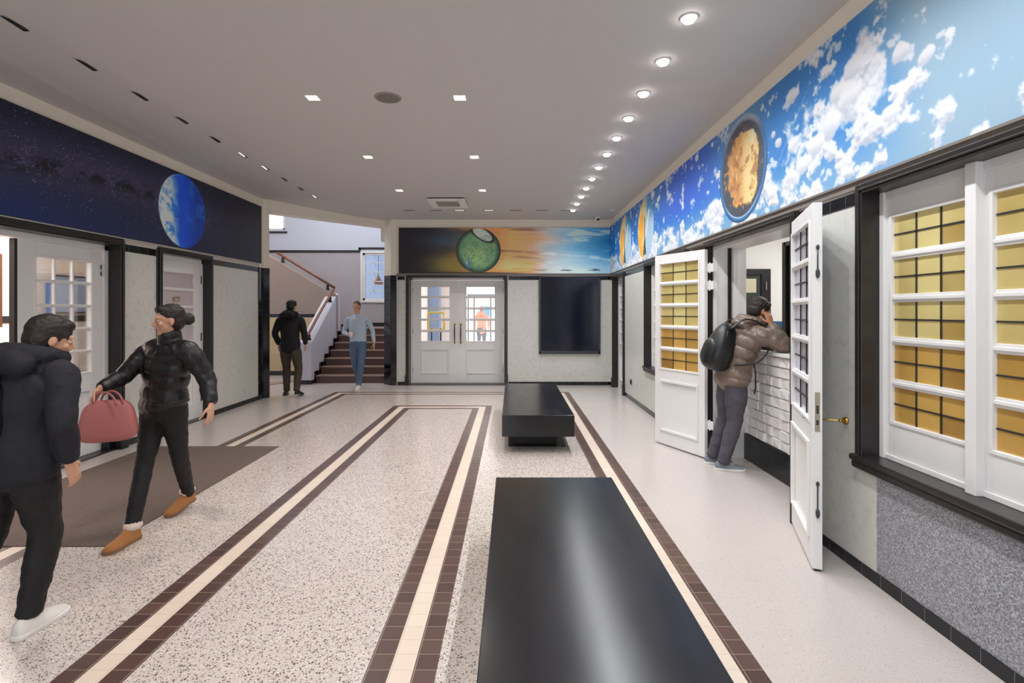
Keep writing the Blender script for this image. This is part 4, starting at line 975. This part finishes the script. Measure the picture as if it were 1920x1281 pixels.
def shoe(parent, off, heel, toe, m, sole_m, high=.07, L=None, laces=True, pitch=0, boot=0, roll=0, nm='shoe', cuff=None):
    heel, toe = Vector(heel), Vector(toe); f = (toe-heel).normalized(); L = (toe-heel).length; up = V3(0,0,1); r = f.cross(up).normalized(); up = r.cross(f).normalized()
    def sec(t, w, h, z0=0.02, n=16, shift=0):
        c = heel+f*(t*L)+up*z0+r*shift; out = []
        for k in range(n):
            a = 2*PI*k/n; x = math.cos(a)*w; z = math.sin(a); z = (z*h if z > 0 else z*.008)
            out.append(c+r*x+up*z)
        return out
    b = MB(); b.loft([sec(.01,.018,.035), sec(.05,.033,.07+boot*.3), sec(.15,.037,high+.005+boot), sec(.3,.037,high+boot), sec(.42,.040,high*.88+boot*.35), sec(.55,.044,high*.68), sec(.72,.047,high*.52), sec(.86,.044,high*.42), sec(.95,.033,high*.3), sec(.995,.014,.012)])
    o = b.build(nm, m, parent, off=off, smooth=True)
    o.modifiers.new('smooth', 'SUBSURF').levels = 1
    s_ = MB()
    def flat(t, w, z): c = heel+f*(t*L)+up*z; return (c+r*w, c-r*w)
    prof = [(0,.012),(.03,.03),(.12,.037),(.3,.035),(.5,.040),(.7,.048),(.86,.046),(.96,.034),(1.01,.012)]
    lo = [flat(t,w,.0) for t,w in prof]; hi = [flat(t,w+.002,.024 if t < .9 else .028) for t,w in prof]
    ringl = [p[0] for p in lo]+[p[1] for p in lo[::-1]]; ringh = [p[0] for p in hi]+[p[1] for p in hi[::-1]]
    s_.loft([ringl, ringh]); s_.build('sole', sole_m, o, bevel=.004)
    o.children[0].matrix_parent_inverse = Matrix.Identity(4); 
    # sole vertices were built in world space relative to 0: shift
    for v in o.children[0].data.vertices: v.co -= Vector(off)
    if laces:
        l = MB()
        for k in range(5):
            t = .34+k*.065; c = heel+f*(t*L)+up*(.022+high*(.93-.42*(t-.3)/.35)); w = .020
            l.tube([c-r*w-f*.004-up*.006, c+up*.004, c+r*w+f*.004-up*.006], .0028, 8)
        c = heel+f*(.36*L)+up*(.025+high*.92)
        for sg in (-1, 1): l.tube([c, c+r*sg*.02+up*.012, c+r*sg*.03+f*.01-up*.004], .0024, 8); l.tube([c, c+r*sg*.012+f*.02+up*.006, c+r*sg*.018+f*.04-up*.006], .002, 8)
        q = l.build('laces', mat('shoe_laces', (222,222,218), .7), o, off=off, smooth=True)
    if cuff:
        l = MB(); c = heel+f*(.2*L)+up*(high+boot+.005)
        l.ell(c-up*.008, (.050,.060,.034), frame(f)[3], e=.9, fn=lambda q: q*(1+.10*math.sin(q.x*240)*math.cos(q.y*210))); l.build('fleece_cuff', cuff, o, off=off, smooth=True)
    return o
def head(b, c, f, up, s=1.0):
    """one skull with brow, nose, lips, chin, ears"""
    f, r, u, R = frame(f, up); L = lambda x, y, z: Vector(c)+(r*x+f*y+u*z)*s
    b.ell(L(0,-.012,.025), (.074*s,.092*s,.088*s), R); 
    b.ell(L(0,.018,-.035), (.056*s,.062*s,.072*s), R); b.ell(L(0,.062,-.088), (.024*s,.022*s,.020*s), R, nu=12, nv=8)
    for sg in (-1, 1):
        b.ell(L(sg*.036,.058,-.020), (.024*s,.020*s,.020*s), R, nu=12, nv=8); b.ell(L(sg*.076,-.008,-.008), (.009*s,.018*s,.031*s), R, nu=12, nv=8)
        b.ell(L(sg*.03,.072,.030), (.026*s,.012*s,.009*s), R, nu=12, nv=8)
    b.tube([L(0,.078,.022), L(0,.094,-.006), L(0,.104,-.026)], [.009*s,.011*s,.014*s], 10); b.ell(L(0,.086,-.032), (.020*s,.014*s,.010*s), R, nu=12, nv=8)
    b.ell(L(0,.078,-.058), (.022*s,.012*s,.010*s), R, nu=12, nv=8)
def face_bits(parent, body, off, c, f, up, s=1.0):
    f, r, u, R = frame(f, up); L = lambda x, y, z: Vector(c)+(r*x+f*y+u*z)*s
    for sg in (-1, 1):
        e_ = MB(); e_.ell(L(sg*.031,.070,.008), (.013*s,.010*s,.006*s), R, nu=14, nv=10); e_ = e_.build('eye', eye_w, body, off=off, smooth=True)
        i_ = MB(); i_.ell(L(sg*.031,.077,.008), (.0055*s,.0045*s,.0055*s), R, nu=12, nv=8); i_.build('iris', eye_d, body, off=off, smooth=True)
    m_ = MB(); m_.ell(L(0,.089,-.057), (.021*s,.006*s,.006*s), R, nu=14, nv=8); m_.build('mouth', lip_m, body, off=off, smooth=True)
def hair(parent, off, c, f, up, m=None, s=1.0, thick=1.0, kind='short', bun=None, curly=0):
    f_, r, u, R = frame(f, up); L = lambda x, y, z: Vector(c)+(r*x+f_*y+u*z)*s
    b = MB(); k = thick
    b.ell(L(0,-.022,.042), (.081*s*k,.094*s*k,.086*s*k), R); b.ell(L(0,-.045,-.005), (.074*s*k,.066*s*k,.078*s*k), R)
    if kind != 'crop': b.ell(L(0,.030,.088), (.062*s,.050*s,.032*s), R)
    if bun: b.ell(L(*bun[:3]), (bun[3]*s,)*3, R)
    if curly:
        for i in range(90):
            a, ph = random.uniform(0, 2*PI), random.uniform(-.15, 1.45); q = Vector((.080*math.cos(a)*math.cos(ph), -.022+.094*math.sin(a)*math.cos(ph), .042+.086*math.sin(ph)))
            if q.y > .05 and q.z < .08: continue
            b.ell(L(*q), (.014*s,)*3, R, nu=8, nv=6)
    return organic(b, 'hair', m or hair_dk, parent, off, vox=.006, smooth=1 if curly else 2, wrinkle=.012, wscale=.018)

def person(name, J, label, group=None, top_m=None, top='shirt', leg_m=None, skin=None, s=1.0, vox=.008, hair_kw={}, quilt=0, shoes=None, hands=True, collar=None, body_k=1.0):
    """J: dict of world joints. pel, chest, neck, head, hf (head forward), hu, f (body forward); per side L/R: sh, el, wr, hd, pn, th; hip, kn, an"""
    off = Vector(J['root']); e = empty(name, off, label=label, cat='person', group=group)
    f = Vector(J['f']).normalized(); r = f.cross(V3(0,0,1)).normalized()
    g = lambda k: Vector(J[k])
    pel, ch, nk, hd = g('pel'), g('chest'), g('neck'), g('head'); tw = J.get('sh_side', r); tw = Vector(tw).normalized()
    waist = pel.lerp(ch, .45); bk = body_k
    def torso(b, k, z0=0, hem=None, q=0):
        pts = [(hem if hem is not None else pel-V3(0,0,.07), .150*k, .105*k), (pel, .165*k, .115*k), (waist, .145*k*bk, .108*k*bk), (ch-(ch-waist)*.3, .158*k*bk, .115*k*bk), (ch+(nk-ch)*.25, .175*k, .108*k), (ch+(nk-ch)*.60, .178*k, .088*k), (nk-(nk-ch)*.24, .080*k, .062*k)]
        limb(b, pts, 24, 5, quilt=q, pitch=.10, side=tw)
    # continuous body
    b = MB(); torso(b, .86)
    limb(b, [(nk-(nk-ch)*.2, .06, .058), (nk, .054, .054), (nk.lerp(hd, .6), .052, .054)], 14, 3, side=tw)
    head(b, hd, J['hf'], J.get('hu', (0,0,1)), s)
    for S_ in 'LR':
        sh, el, wr, hp, kn, an = (g(S_+k) for k in ('sh','el','wr','hip','kn','an'))
        limb(b, [(sh, .044, .044), (sh.lerp(el,.5), .040, .038), (el, .033, .033), (el.lerp(wr,.35), .034, .031), (wr, .024, .021)], 12, 3, side=tw)
        if hands: hand(b, wr, J[S_+'hd'], J[S_+'pn'], J[S_+'th'], J.get(S_+'curl', .5), s)
        limb(b, [(hp, .062, .066), (hp.lerp(kn,.5), .052, .054), (kn, .038, .040), (kn.lerp(an,.3), .038, .041), (an, .029, .031)], 14, 3, side=tw)
    body = organic(b, 'body', skin or skin_m, e, off, vox=vox*.8, smooth=2)
    face_bits(e, body, off, hd, J['hf'], J.get('hu', (0,0,1)), s)
    # clothes: top
    b = MB(); K = J.get('K', {'shirt': 1.05, 'jacket': 1.2, 'puffer': 1.3}[top]); ar = J.get('ar', {'shirt': 1.12, 'jacket': 1.45, 'puffer': 1.7}[top])
    hem = g('hem') if 'hem' in J else pel-V3(0,0,.02)
    torso(b, K, hem=hem, q=quilt)
    for S_ in 'LR':
        sh, el, wr = g(S_+'sh'), g(S_+'el'), g(S_+'wr'); inn = sh.lerp(nk, .35); cu = wr.lerp(el, .10)
        limb(b, [(nk-(nk-ch)*.16, .045, .045), (nk.lerp(sh,.5)-V3(0,0,.025), .050, .042), (sh-V3(0,0,.035), .052, .046)], 14, 4, side=f)
        limb(b, [(inn-V3(0,0,.035), .046*ar, .05*ar), (sh-V3(0,0,.030), .050*ar, .050*ar), (sh.lerp(el,.5), .047*ar, .046*ar), (el, .041*ar, .041*ar), (el.lerp(wr,.4), .040*ar, .038*ar), (cu, .030*ar, .030*ar)], 16, 5, quilt=quilt*.8, pitch=.085, side=tw)
    if collar == 'hood':
        c = nk-f*.06+V3(0,0,.02); limb(b, [(nk-f*.12+tw*.13+V3(0,0,-.03), .05, .045), (nk-f*.14+V3(0,0,.01), .07, .055), (nk-f*.12-tw*.13+V3(0,0,-.03), .05, .045)], 14, 5)
        limb(b, [(nk+f*.08+tw*.07, .04, .04), (nk-f*.03+tw*.11+V3(0,0,.02), .045, .05), (nk-f*.12+V3(0,0,.04), .05, .055), (nk-f*.03-tw*.11+V3(0,0,.02), .045, .05), (nk+f*.08-tw*.07, .04, .04)], 12, 5)
    elif collar == 'stand': limb(b, [(nk-(nk-ch)*.1, .082, .078), (nk.lerp(hd,.35), .078, .076)], 16, 3, side=tw)
    elif collar == 'shirt': limb(b, [(nk-(nk-ch)*.22, .072, .066), (nk-(nk-ch)*.02, .062, .060)], 16, 3, side=tw)
    tp = organic(b, {'shirt':'shirt','jacket':'jacket','puffer':'padded_jacket'}[top], top_m, e, off, vox=vox, smooth=2 if quilt else 3, wrinkle=.016 if top != 'shirt' else .010, wscale=.07)
    # trousers
    b = MB(); limb(b, [(pel+V3(0,0,.06), .158, .115), (pel-V3(0,0,.03), .170, .125), (pel-V3(0,0,.10), .135, .11)], 22, 4, side=tw)
    for S_ in 'LR':
        hp, kn, an = g(S_+'hip'), g(S_+'kn'), g(S_+'an'); lk = J.get('legk', 1.0)
        limb(b, [(hp+V3(0,0,.03), .090, .105), (hp.lerp(kn,.35), .088*lk, .094*lk), (hp.lerp(kn,.75), .070*lk, .074*lk), (kn, .063*lk, .066*lk), (kn.lerp(an,.4), .060*lk, .064*lk), (kn.lerp(an,.86), .050*lk, .055*lk), (an+(an-kn).normalized()*.015, .050*lk, .056*lk)], 16, 5, side=tw)
    organic(b, 'trousers', leg_m, e, off, vox=vox, smooth=2, wrinkle=.014, wscale=.055)
    hair(e, off, hd, J['hf'], J.get('hu', (0,0,1)), s=s, **hair_kw)
    for q in shoes or []: shoe(e, off, **q)
    return e
def mk(col, nm, r=.75, **k): return mat(nm, col, r, **k)
taupe = mat('taupe_quilted_nylon', (120,102,90), .38, var=.06, bump=.2, bscale=30); blackpuff = mat('black_quilted_nylon', (26,22,26), .4, var=.2)
navy = mat('navy_cotton_jacket', (24,24,34), .8, var=.2); jeans_g = mat('charcoal_denim', (76,73,82), .8, var=.35, scale=9, bump=.3, bscale=200)
jeans_b = mat('slate_blue_denim', (84,104,132), .8, var=.2, scale=8); shirt_b = mat('pale_blue_shirt', (178,192,210), .7, var=.05)
leggings = mat('black_leggings', (16,15,18), .7); khaki = mat('brown_trousers', (70,58,46), .8, var=.15); coat_k = mat('black_coat', (16,18,20), .8)
grey_shoe = mat('grey_knit_shoe', (118,124,132), .6, var=.1, bump=.4, bscale=200); white_sole = mat('white_rubber', (228,226,222), .5)
white_shoe = mat('white_leather', (222,216,210), .45, var=.04); tan = mat('tan_suede', (168,112,62), .85, var=.15, scale=20); fleece = mat('cream_fleece', (220,200,186), .95)
blk_shoe = mat('black_leather', (18,16,16), .4)

# man leaning on the counter (body turned to +X)
J = dict(root=(2.16,5.2,0), f=(1,-.06,0), pel=(2.235,5.20,.93), chest=(2.30,5.16,1.23), neck=(2.425,5.14,1.475), head=(2.475,5.12,1.60), hf=(.92,.12,-.42), hu=(.42,0,.9), sh_side=(-.0,-1,0), hem=(2.235,5.20,.85),
  Rsh=(2.40,4.955,1.385), Rel=(2.575,4.86,1.275), Rwr=(2.525,4.99,1.465), Rhd=(-.12,.35,1), Rpn=(-.2,.9,-.1), Rth=(-1,-.1,.1), Rcurl=.55,
  Lsh=(2.42,5.33,1.385), Lel=(2.66,5.42,1.265), Lwr=(2.66,5.16,1.262), Lhd=(.0,-1,.0), Lpn=(0,0,-1), Lth=(-1,0,0), Lcurl=.4,
  Rhip=(2.235,5.10,.86), Rkn=(2.225,5.12,.48), Ran=(2.125,5.135,.10), Lhip=(2.235,5.29,.86), Lkn=(2.215,5.33,.48), Lan=(2.10,5.35,.10), legk=1.14, K=1.36, ar=1.85)
man = person('person', J, 'person in taupe padded jacket leaning on the counter, head resting on hand, wearing a backpack', top_m=taupe, top='puffer', leg_m=jeans_g, skin=mat('skin_warm', (190,132,100), .5, var=.06), vox=.0065, quilt=.13,
  hair_kw=dict(curly=1, thick=1.06, m=mat('brown_curls', (48,34,28), .6, var=.4, scale=60)), collar='hood',
  shoes=[dict(heel=(2.045,5.165,.0), toe=(2.325,5.10,.0), m=grey_shoe, sole_m=white_sole), dict(heel=(2.02,5.375,.0), toe=(2.305,5.34,.0), m=grey_shoe, sole_m=white_sole)])
def rotm(f, up): return frame(f, up)[3]
# his backpack: lies on the back, tilted with it
off = Vector((2.075, 5.15, 1.24)); e = empty('backpack', off, label='black backpack on the back of the leaning person', cat='backpack')
R = rotm((.94,-.05,-.36), (.36,0,.94)); blkbag = mat('black_backpack_nylon', (17,17,20), .42, var=.3, bump=.15, bscale=60)
b = MB(); b.ell(off+V3(.02,0,0), (.17,.125,.25), R, e=.72, nu=28, nv=20, fn=lambda q: Vector((q.x*(1-.30*max(0,q.z/.235)), q.y*(1+.28*(-q.z/.235)), q.z))); b.build('bag_shell', blkbag, e, off=off, smooth=True)
b = MB(); b.ell(off+R@V3(0,-.085,-.07)+V3(.02,0,0), (.135,.060,.13), R, e=.7, nu=24, nv=16); b.build('front_pocket', blkbag, e, off=off, smooth=True)
b = MB(); b.tube([off+V3(.03,0,0)+R@V3(.155*math.cos(a)*.92, -.035, .06+.16*math.sin(a)) for a in np.linspace(.0, PI, 12)], .004, 8); b.build('zip', mat('zip_grey', (110,112,120), .3, .6), e, off=off, smooth=True)
for sg, sy in ((1, -1), (-1, 1)):
    b = MB(); y = 5.145+sy*.125
    P_ = [(2.14,y,1.42),(2.27,y-.0+sy*.03,1.515),(2.415,y+sy*.045,1.475),(2.485,y+sy*.06,1.33),(2.455,y+sy*.09,1.19),(2.33,y+sy*.09,1.09),(2.17,y+sy*.03,1.07)]
    sp_ = spline([(Vector(p), .02, .007) for p in P_], 5); b.tube([q[0] for q in sp_], [(.007,.022)]*len(sp_), 10, up=(0,1,0)); b.build('shoulder_strap', blkbag, e, off=off, smooth=True)
b = MB(); b.tube([(2.33,5.145-.22,1.10),(2.335,5.145-.235,1.0),(2.34,5.145-.225,.86),(2.335,5.145-.21,.80)], [(.004,.013)]*4, 8, up=(0,1,0)); b.build('loose_strap', blkbag, e, off=off, smooth=True)

# man in pale blue shirt walking towards us with a cup
J = dict(root=(-3.2,10.65,0), f=(.05,-1,0), pel=(-3.20,10.66,.96), chest=(-3.205,10.64,1.28), neck=(-3.21,10.63,1.53), head=(-3.22,10.60,1.68), hf=(-.05,-1,-.04), hem=(-3.2,10.66,.93),
  Rsh=(-3.41,10.64,1.44), Rel=(-3.50,10.66,1.16), Rwr=(-3.33,10.44,1.10), Rhd=(.6,-.6,.15), Rpn=(.7,.3,.2), Rth=(-.1,.1,1), Rcurl=.9,
  Lsh=(-3.0,10.64,1.44), Lel=(-2.90,10.66,1.17), Lwr=(-2.84,10.54,.94), Lhd=(.1,-.2,-1), Lpn=(-1,0,0), Lth=(-.2,-1,0), Lcurl=.45,
  Rhip=(-3.29,10.66,.90), Rkn=(-3.26,10.62,.50), Ran=(-3.21,10.78,.13), Lhip=(-3.11,10.66,.90), Lkn=(-3.10,10.52,.52), Lan=(-3.14,10.50,.10), legk=1.08)
person('person', J, 'person in pale blue shirt and jeans carrying a white cup, coming off the stairs', top_m=shirt_b, top='shirt', leg_m=jeans_b, vox=.009, body_k=1.12, hair_kw=dict(kind='crop', thick=.97, m=mat('brown_hair', (84,62,50), .6, var=.3, scale=60)), collar='shirt',
  shoes=[dict(heel=(-3.14,10.56,0), toe=(-3.12,10.28,0), m=white_shoe, sole_m=white_sole), dict(heel=(-3.21,10.86,.035), toe=(-3.20,10.60,.0), m=white_shoe, sole_m=white_sole)])
b = MB(); b.lathe([(.001,0),(.032,0),(.040,.10),(.041,.102),(.036,.10),(.001,.095)], (-3.262,10.365,1.07), 20); tag(b.build('paper_cup', mat('white_paper', (240,240,238), .5), smooth=True), 'white paper cup in the hand of the person in pale blue shirt', 'cup')

# dark figure by the pier, seen from behind
J = dict(root=(-4.18,9.72,0), f=(.12,1,0), pel=(-4.22,9.74,.97), chest=(-4.23,9.76,1.29), neck=(-4.225,9.78,1.53), head=(-4.21,9.80,1.68), hf=(.35,1,-.1), hem=(-4.22,9.74,.84),
  Rsh=(-4.03,9.77,1.44), Rel=(-3.95,9.74,1.17), Rwr=(-3.98,9.86,.96), Rhd=(-.05,.3,-1), Rpn=(-1,0,0), Rth=(0,1,0),
  Lsh=(-4.43,9.77,1.44), Lel=(-4.50,9.72,1.17), Lwr=(-4.46,9.80,.95), Lhd=(0,.2,-1), Lpn=(1,0,0), Lth=(0,1,0),
  Lhip=(-4.31,9.74,.90), Lkn=(-4.31,9.79,.50), Lan=(-4.28,9.73,.10), Rhip=(-4.13,9.74,.90), Rkn=(-4.06,9.74,.51), Ran=(-4.02,9.56,.14), legk=1.15)
person('person', J, 'person in black coat and brown trousers walking away beside the left tiled pier', top_m=coat_k, top='jacket', leg_m=khaki, vox=.009, hair_kw=dict(thick=1.08, m=mat('black_hair', (18,16,16), .6)), collar='hood',
  shoes=[dict(heel=(-4.28,9.64,0), toe=(-4.36,9.90,0), m=blk_shoe, sole_m=blk_shoe), dict(heel=(-4.02,9.50,.05), toe=(-3.99,9.76,.0), m=blk_shoe, sole_m=blk_shoe)])

# woman in black puffer walking to the left and towards us
J = dict(root=(-2.6,3.75,0), f=(-.35,-1,0), pel=(-2.57,3.78,.93), chest=(-2.53,3.76,1.20), neck=(-2.49,3.73,1.405), head=(-2.475,3.69,1.53), hf=(-.75,-.66,-.12), hem=(-2.55,3.78,.86),
  Rsh=(-2.67,3.79,1.335), Rel=(-2.78,3.66,1.13), Rwr=(-2.80,3.48,1.07), Rhd=(-.15,-.5,-.8), Rpn=(.7,.1,-.2), Rth=(-.1,-1,.2), Rcurl=1.0,
  Lsh=(-2.31,3.66,1.335), Lel=(-2.22,3.72,1.10), Lwr=(-2.15,3.66,.93), Lhd=(.05,-.2,-1), Lpn=(-1,0,0), Lth=(0,-1,0), Lcurl=.5,
  Rhip=(-2.65,3.81,.87), Rkn=(-2.66,3.70,.47), Ran=(-2.645,3.565,.10), Lhip=(-2.49,3.76,.87), Lkn=(-2.53,3.90,.48), Lan=(-2.62,4.14,.14), legk=.9, K=1.14, ar=1.45)
person('person', J, 'person in black padded jacket and tan boots carrying a pink bag', top_m=blackpuff, top='puffer', leg_m=leggings, vox=.008, s=.95, quilt=.12, hair_kw=dict(bun=(0,-.125,-.005,.048)), collar='stand',
  shoes=[dict(heel=(-2.635,3.62,0), toe=(-2.66,3.34,0), m=tan, sole_m=mat('tan_sole', (140,100,64), .7), high=.085, laces=False, boot=.02, cuff=fleece), dict(heel=(-2.62,4.22,.05), toe=(-2.665,3.95,.0), m=tan, sole_m=mat('tan_sole', (140,100,64), .7), high=.085, laces=False, boot=.02, cuff=fleece)])
off = Vector((-2.72, 3.45, .97)); e = empty('handbag', off, label='pink leather tote held by the person in black padded jacket', cat='bag')
pink = mat('dusty_pink_leather', (186,112,110), .5, var=.08)
b = MB(); b.ell((-2.72,3.45,.86), (.155,.065,.14), rotm((.5,-1,0),(0,0,1)), e=.5, nu=24, nv=14, fn=lambda q: Vector((q.x*(1-.16*q.z/.14), q.y*(1-.45*max(0,q.z/.14)), q.z))); b.build('bag_shell', pink, e, off=off, smooth=True)
for dy in (-.03, .03):
    b = MB(); b.tube([Vector((-2.72,3.45+dy,.97))+V3(.09*math.cos(a),-.02*math.cos(a),.085*math.sin(a)) for a in np.linspace(0, PI, 12)], .007, 8); b.build('bag_handle', pink, e, off=off, smooth=True)

# near person at the left edge, walking into the hall, seen from behind
J = dict(root=(-2.45,2.55,0), f=(.25,1,0), pel=(-2.42,2.50,.93), chest=(-2.42,2.52,1.18), neck=(-2.38,2.55,1.36), head=(-2.315,2.57,1.455), hf=(.55,.8,-.3), hem=(-2.42,2.50,.80),
  Rsh=(-2.20,2.50,1.315), Rel=(-2.14,2.44,1.07), Rwr=(-2.16,2.50,.86), Rhd=(-.05,.4,-.9), Rpn=(-1,0,0), Rth=(0,1,0),
  Lsh=(-2.60,2.60,1.315), Lel=(-2.70,2.52,1.06), Lwr=(-2.68,2.62,.86), Lhd=(0,.3,-1), Lpn=(1,0,0), Lth=(0,1,0),
  K=1.32, Rhip=(-2.33,2.48,.87), Rkn=(-2.35,2.58,.48), Ran=(-2.405,2.555,.11), Lhip=(-2.50,2.53,.87), Lkn=(-2.56,2.50,.49), Lan=(-2.62,2.30,.16), legk=1.05)
person('person', J, 'nearest person at the left edge in dark jacket, black trousers and white trainers', top_m=navy, top='jacket', leg_m=leggings, vox=.0075, s=.95, hair_kw=dict(thick=1.06), collar='hood',
  shoes=[dict(heel=(-2.405,2.47,0), toe=(-2.385,2.74,0), m=white_shoe, sole_m=white_sole, high=.08), dict(heel=(-2.62,2.22,.06), toe=(-2.60,2.48,.0), m=white_shoe, sole_m=white_sole, high=.08)])
off = Vector((-2.50, 2.36, 1.12)); e = empty('backpack', off, label='dark backpack with red trim on the nearest person at left', cat='backpack')
R = rotm((-.25,-1,0), (0,0,1))
b = MB(); b.ell(off, (.15,.085,.21), R, e=.7, nu=24, nv=18); b.build('bag_shell', mat('dark_plum_nylon', (28,22,30), .5, var=.3), e, off=off, smooth=True)
b = MB(); b.ell(off+R@V3(0,.07,-.07), (.115,.04,.09), R, e=.7, nu=20, nv=14); b.build('front_pocket', mat('dark_plum_nylon', (28,22,30), .5), e, off=off, smooth=True)
b = MB(); b.tube([off+R@V3(.115*math.cos(a), .10, -.02-.0*a) for a in np.linspace(0, PI, 6)], .006, 8); b.tube([off+R@V3(.11*math.cos(a), .10, -.08+.07*math.sin(-a)) for a in np.linspace(0, PI, 10)], .006, 8); b.build('red_piping', mat('red_piping', (190,30,30), .4), e, off=off, smooth=True)
b = MB(); b.tube([off+R@V3(x, .075, .07) for x in (-.10, 0, .10)], .006, 8); b.build('reflective_strip', mat('silver_strip', (215,215,220), .3), e, off=off, smooth=True)
b = MB(); limb(b, [(V3(-2.34,2.62,1.39), .03, .022), (V3(-2.43,2.58,1.40), .032, .024), (V3(-2.50,2.53,1.405), .035, .026), (V3(-2.44,2.46,1.40), .034, .026), (V3(-2.33,2.45,1.39), .03, .022)], 12, 5)
tag(organic(b, 'scarf', mat('coral_pink_wool', (206,110,120), .85), None, None, vox=.008, wrinkle=.01), 'coral pink scarf around the neck of the nearest person', 'scarf')
# orange figure far behind the doors
J = dict(K=1.05, ar=1.15, root=(-.98,16.4,0), f=(.2,1,0), pel=(-.98,16.4,.96), chest=(-.98,16.4,1.28), neck=(-.98,16.4,1.50), head=(-.97,16.41,1.64), hf=(.2,1,0), hem=(-.98,16.4,.80),
  Rsh=(-.78,16.4,1.42), Rel=(-.72,16.38,1.15), Rwr=(-.73,16.48,.93), Rhd=(0,.2,-1), Rpn=(-1,0,0), Rth=(0,1,0), Lsh=(-1.18,16.4,1.42), Lel=(-1.24,16.38,1.15), Lwr=(-1.22,16.48,.93), Lhd=(0,.2,-1), Lpn=(1,0,0), Lth=(0,1,0),
  Rhip=(-.89,16.4,.9), Rkn=(-.89,16.45,.5), Ran=(-.89,16.40,.1), Lhip=(-1.07,16.4,.9), Lkn=(-1.07,16.38,.5), Lan=(-1.07,16.25,.12))
for k_, v_ in list(J.items()):
    if k_ in ('root','pel','chest','neck','head','hem') or k_[1:] in ('sh','el','wr','hip','kn','an'): J[k_] = (v_[0]-.13, v_[1]+2.3, v_[2])
person('person', J, 'person in orange brown coat seen through the glass of the right door leaf', top_m=mat('rust_coat', (196,110,60), .7), top='jacket', leg_m=leggings, vox=.012, hair_kw=dict(m=mat('auburn_hair', (130,76,50), .6)), collar='hood',
  shoes=[dict(heel=(-1.02,18.62,0), toe=(-1.01,18.88,0), m=blk_shoe, sole_m=blk_shoe), dict(heel=(-1.20,18.47,.03), toe=(-1.20,18.73,0), m=blk_shoe, sole_m=blk_shoe)])
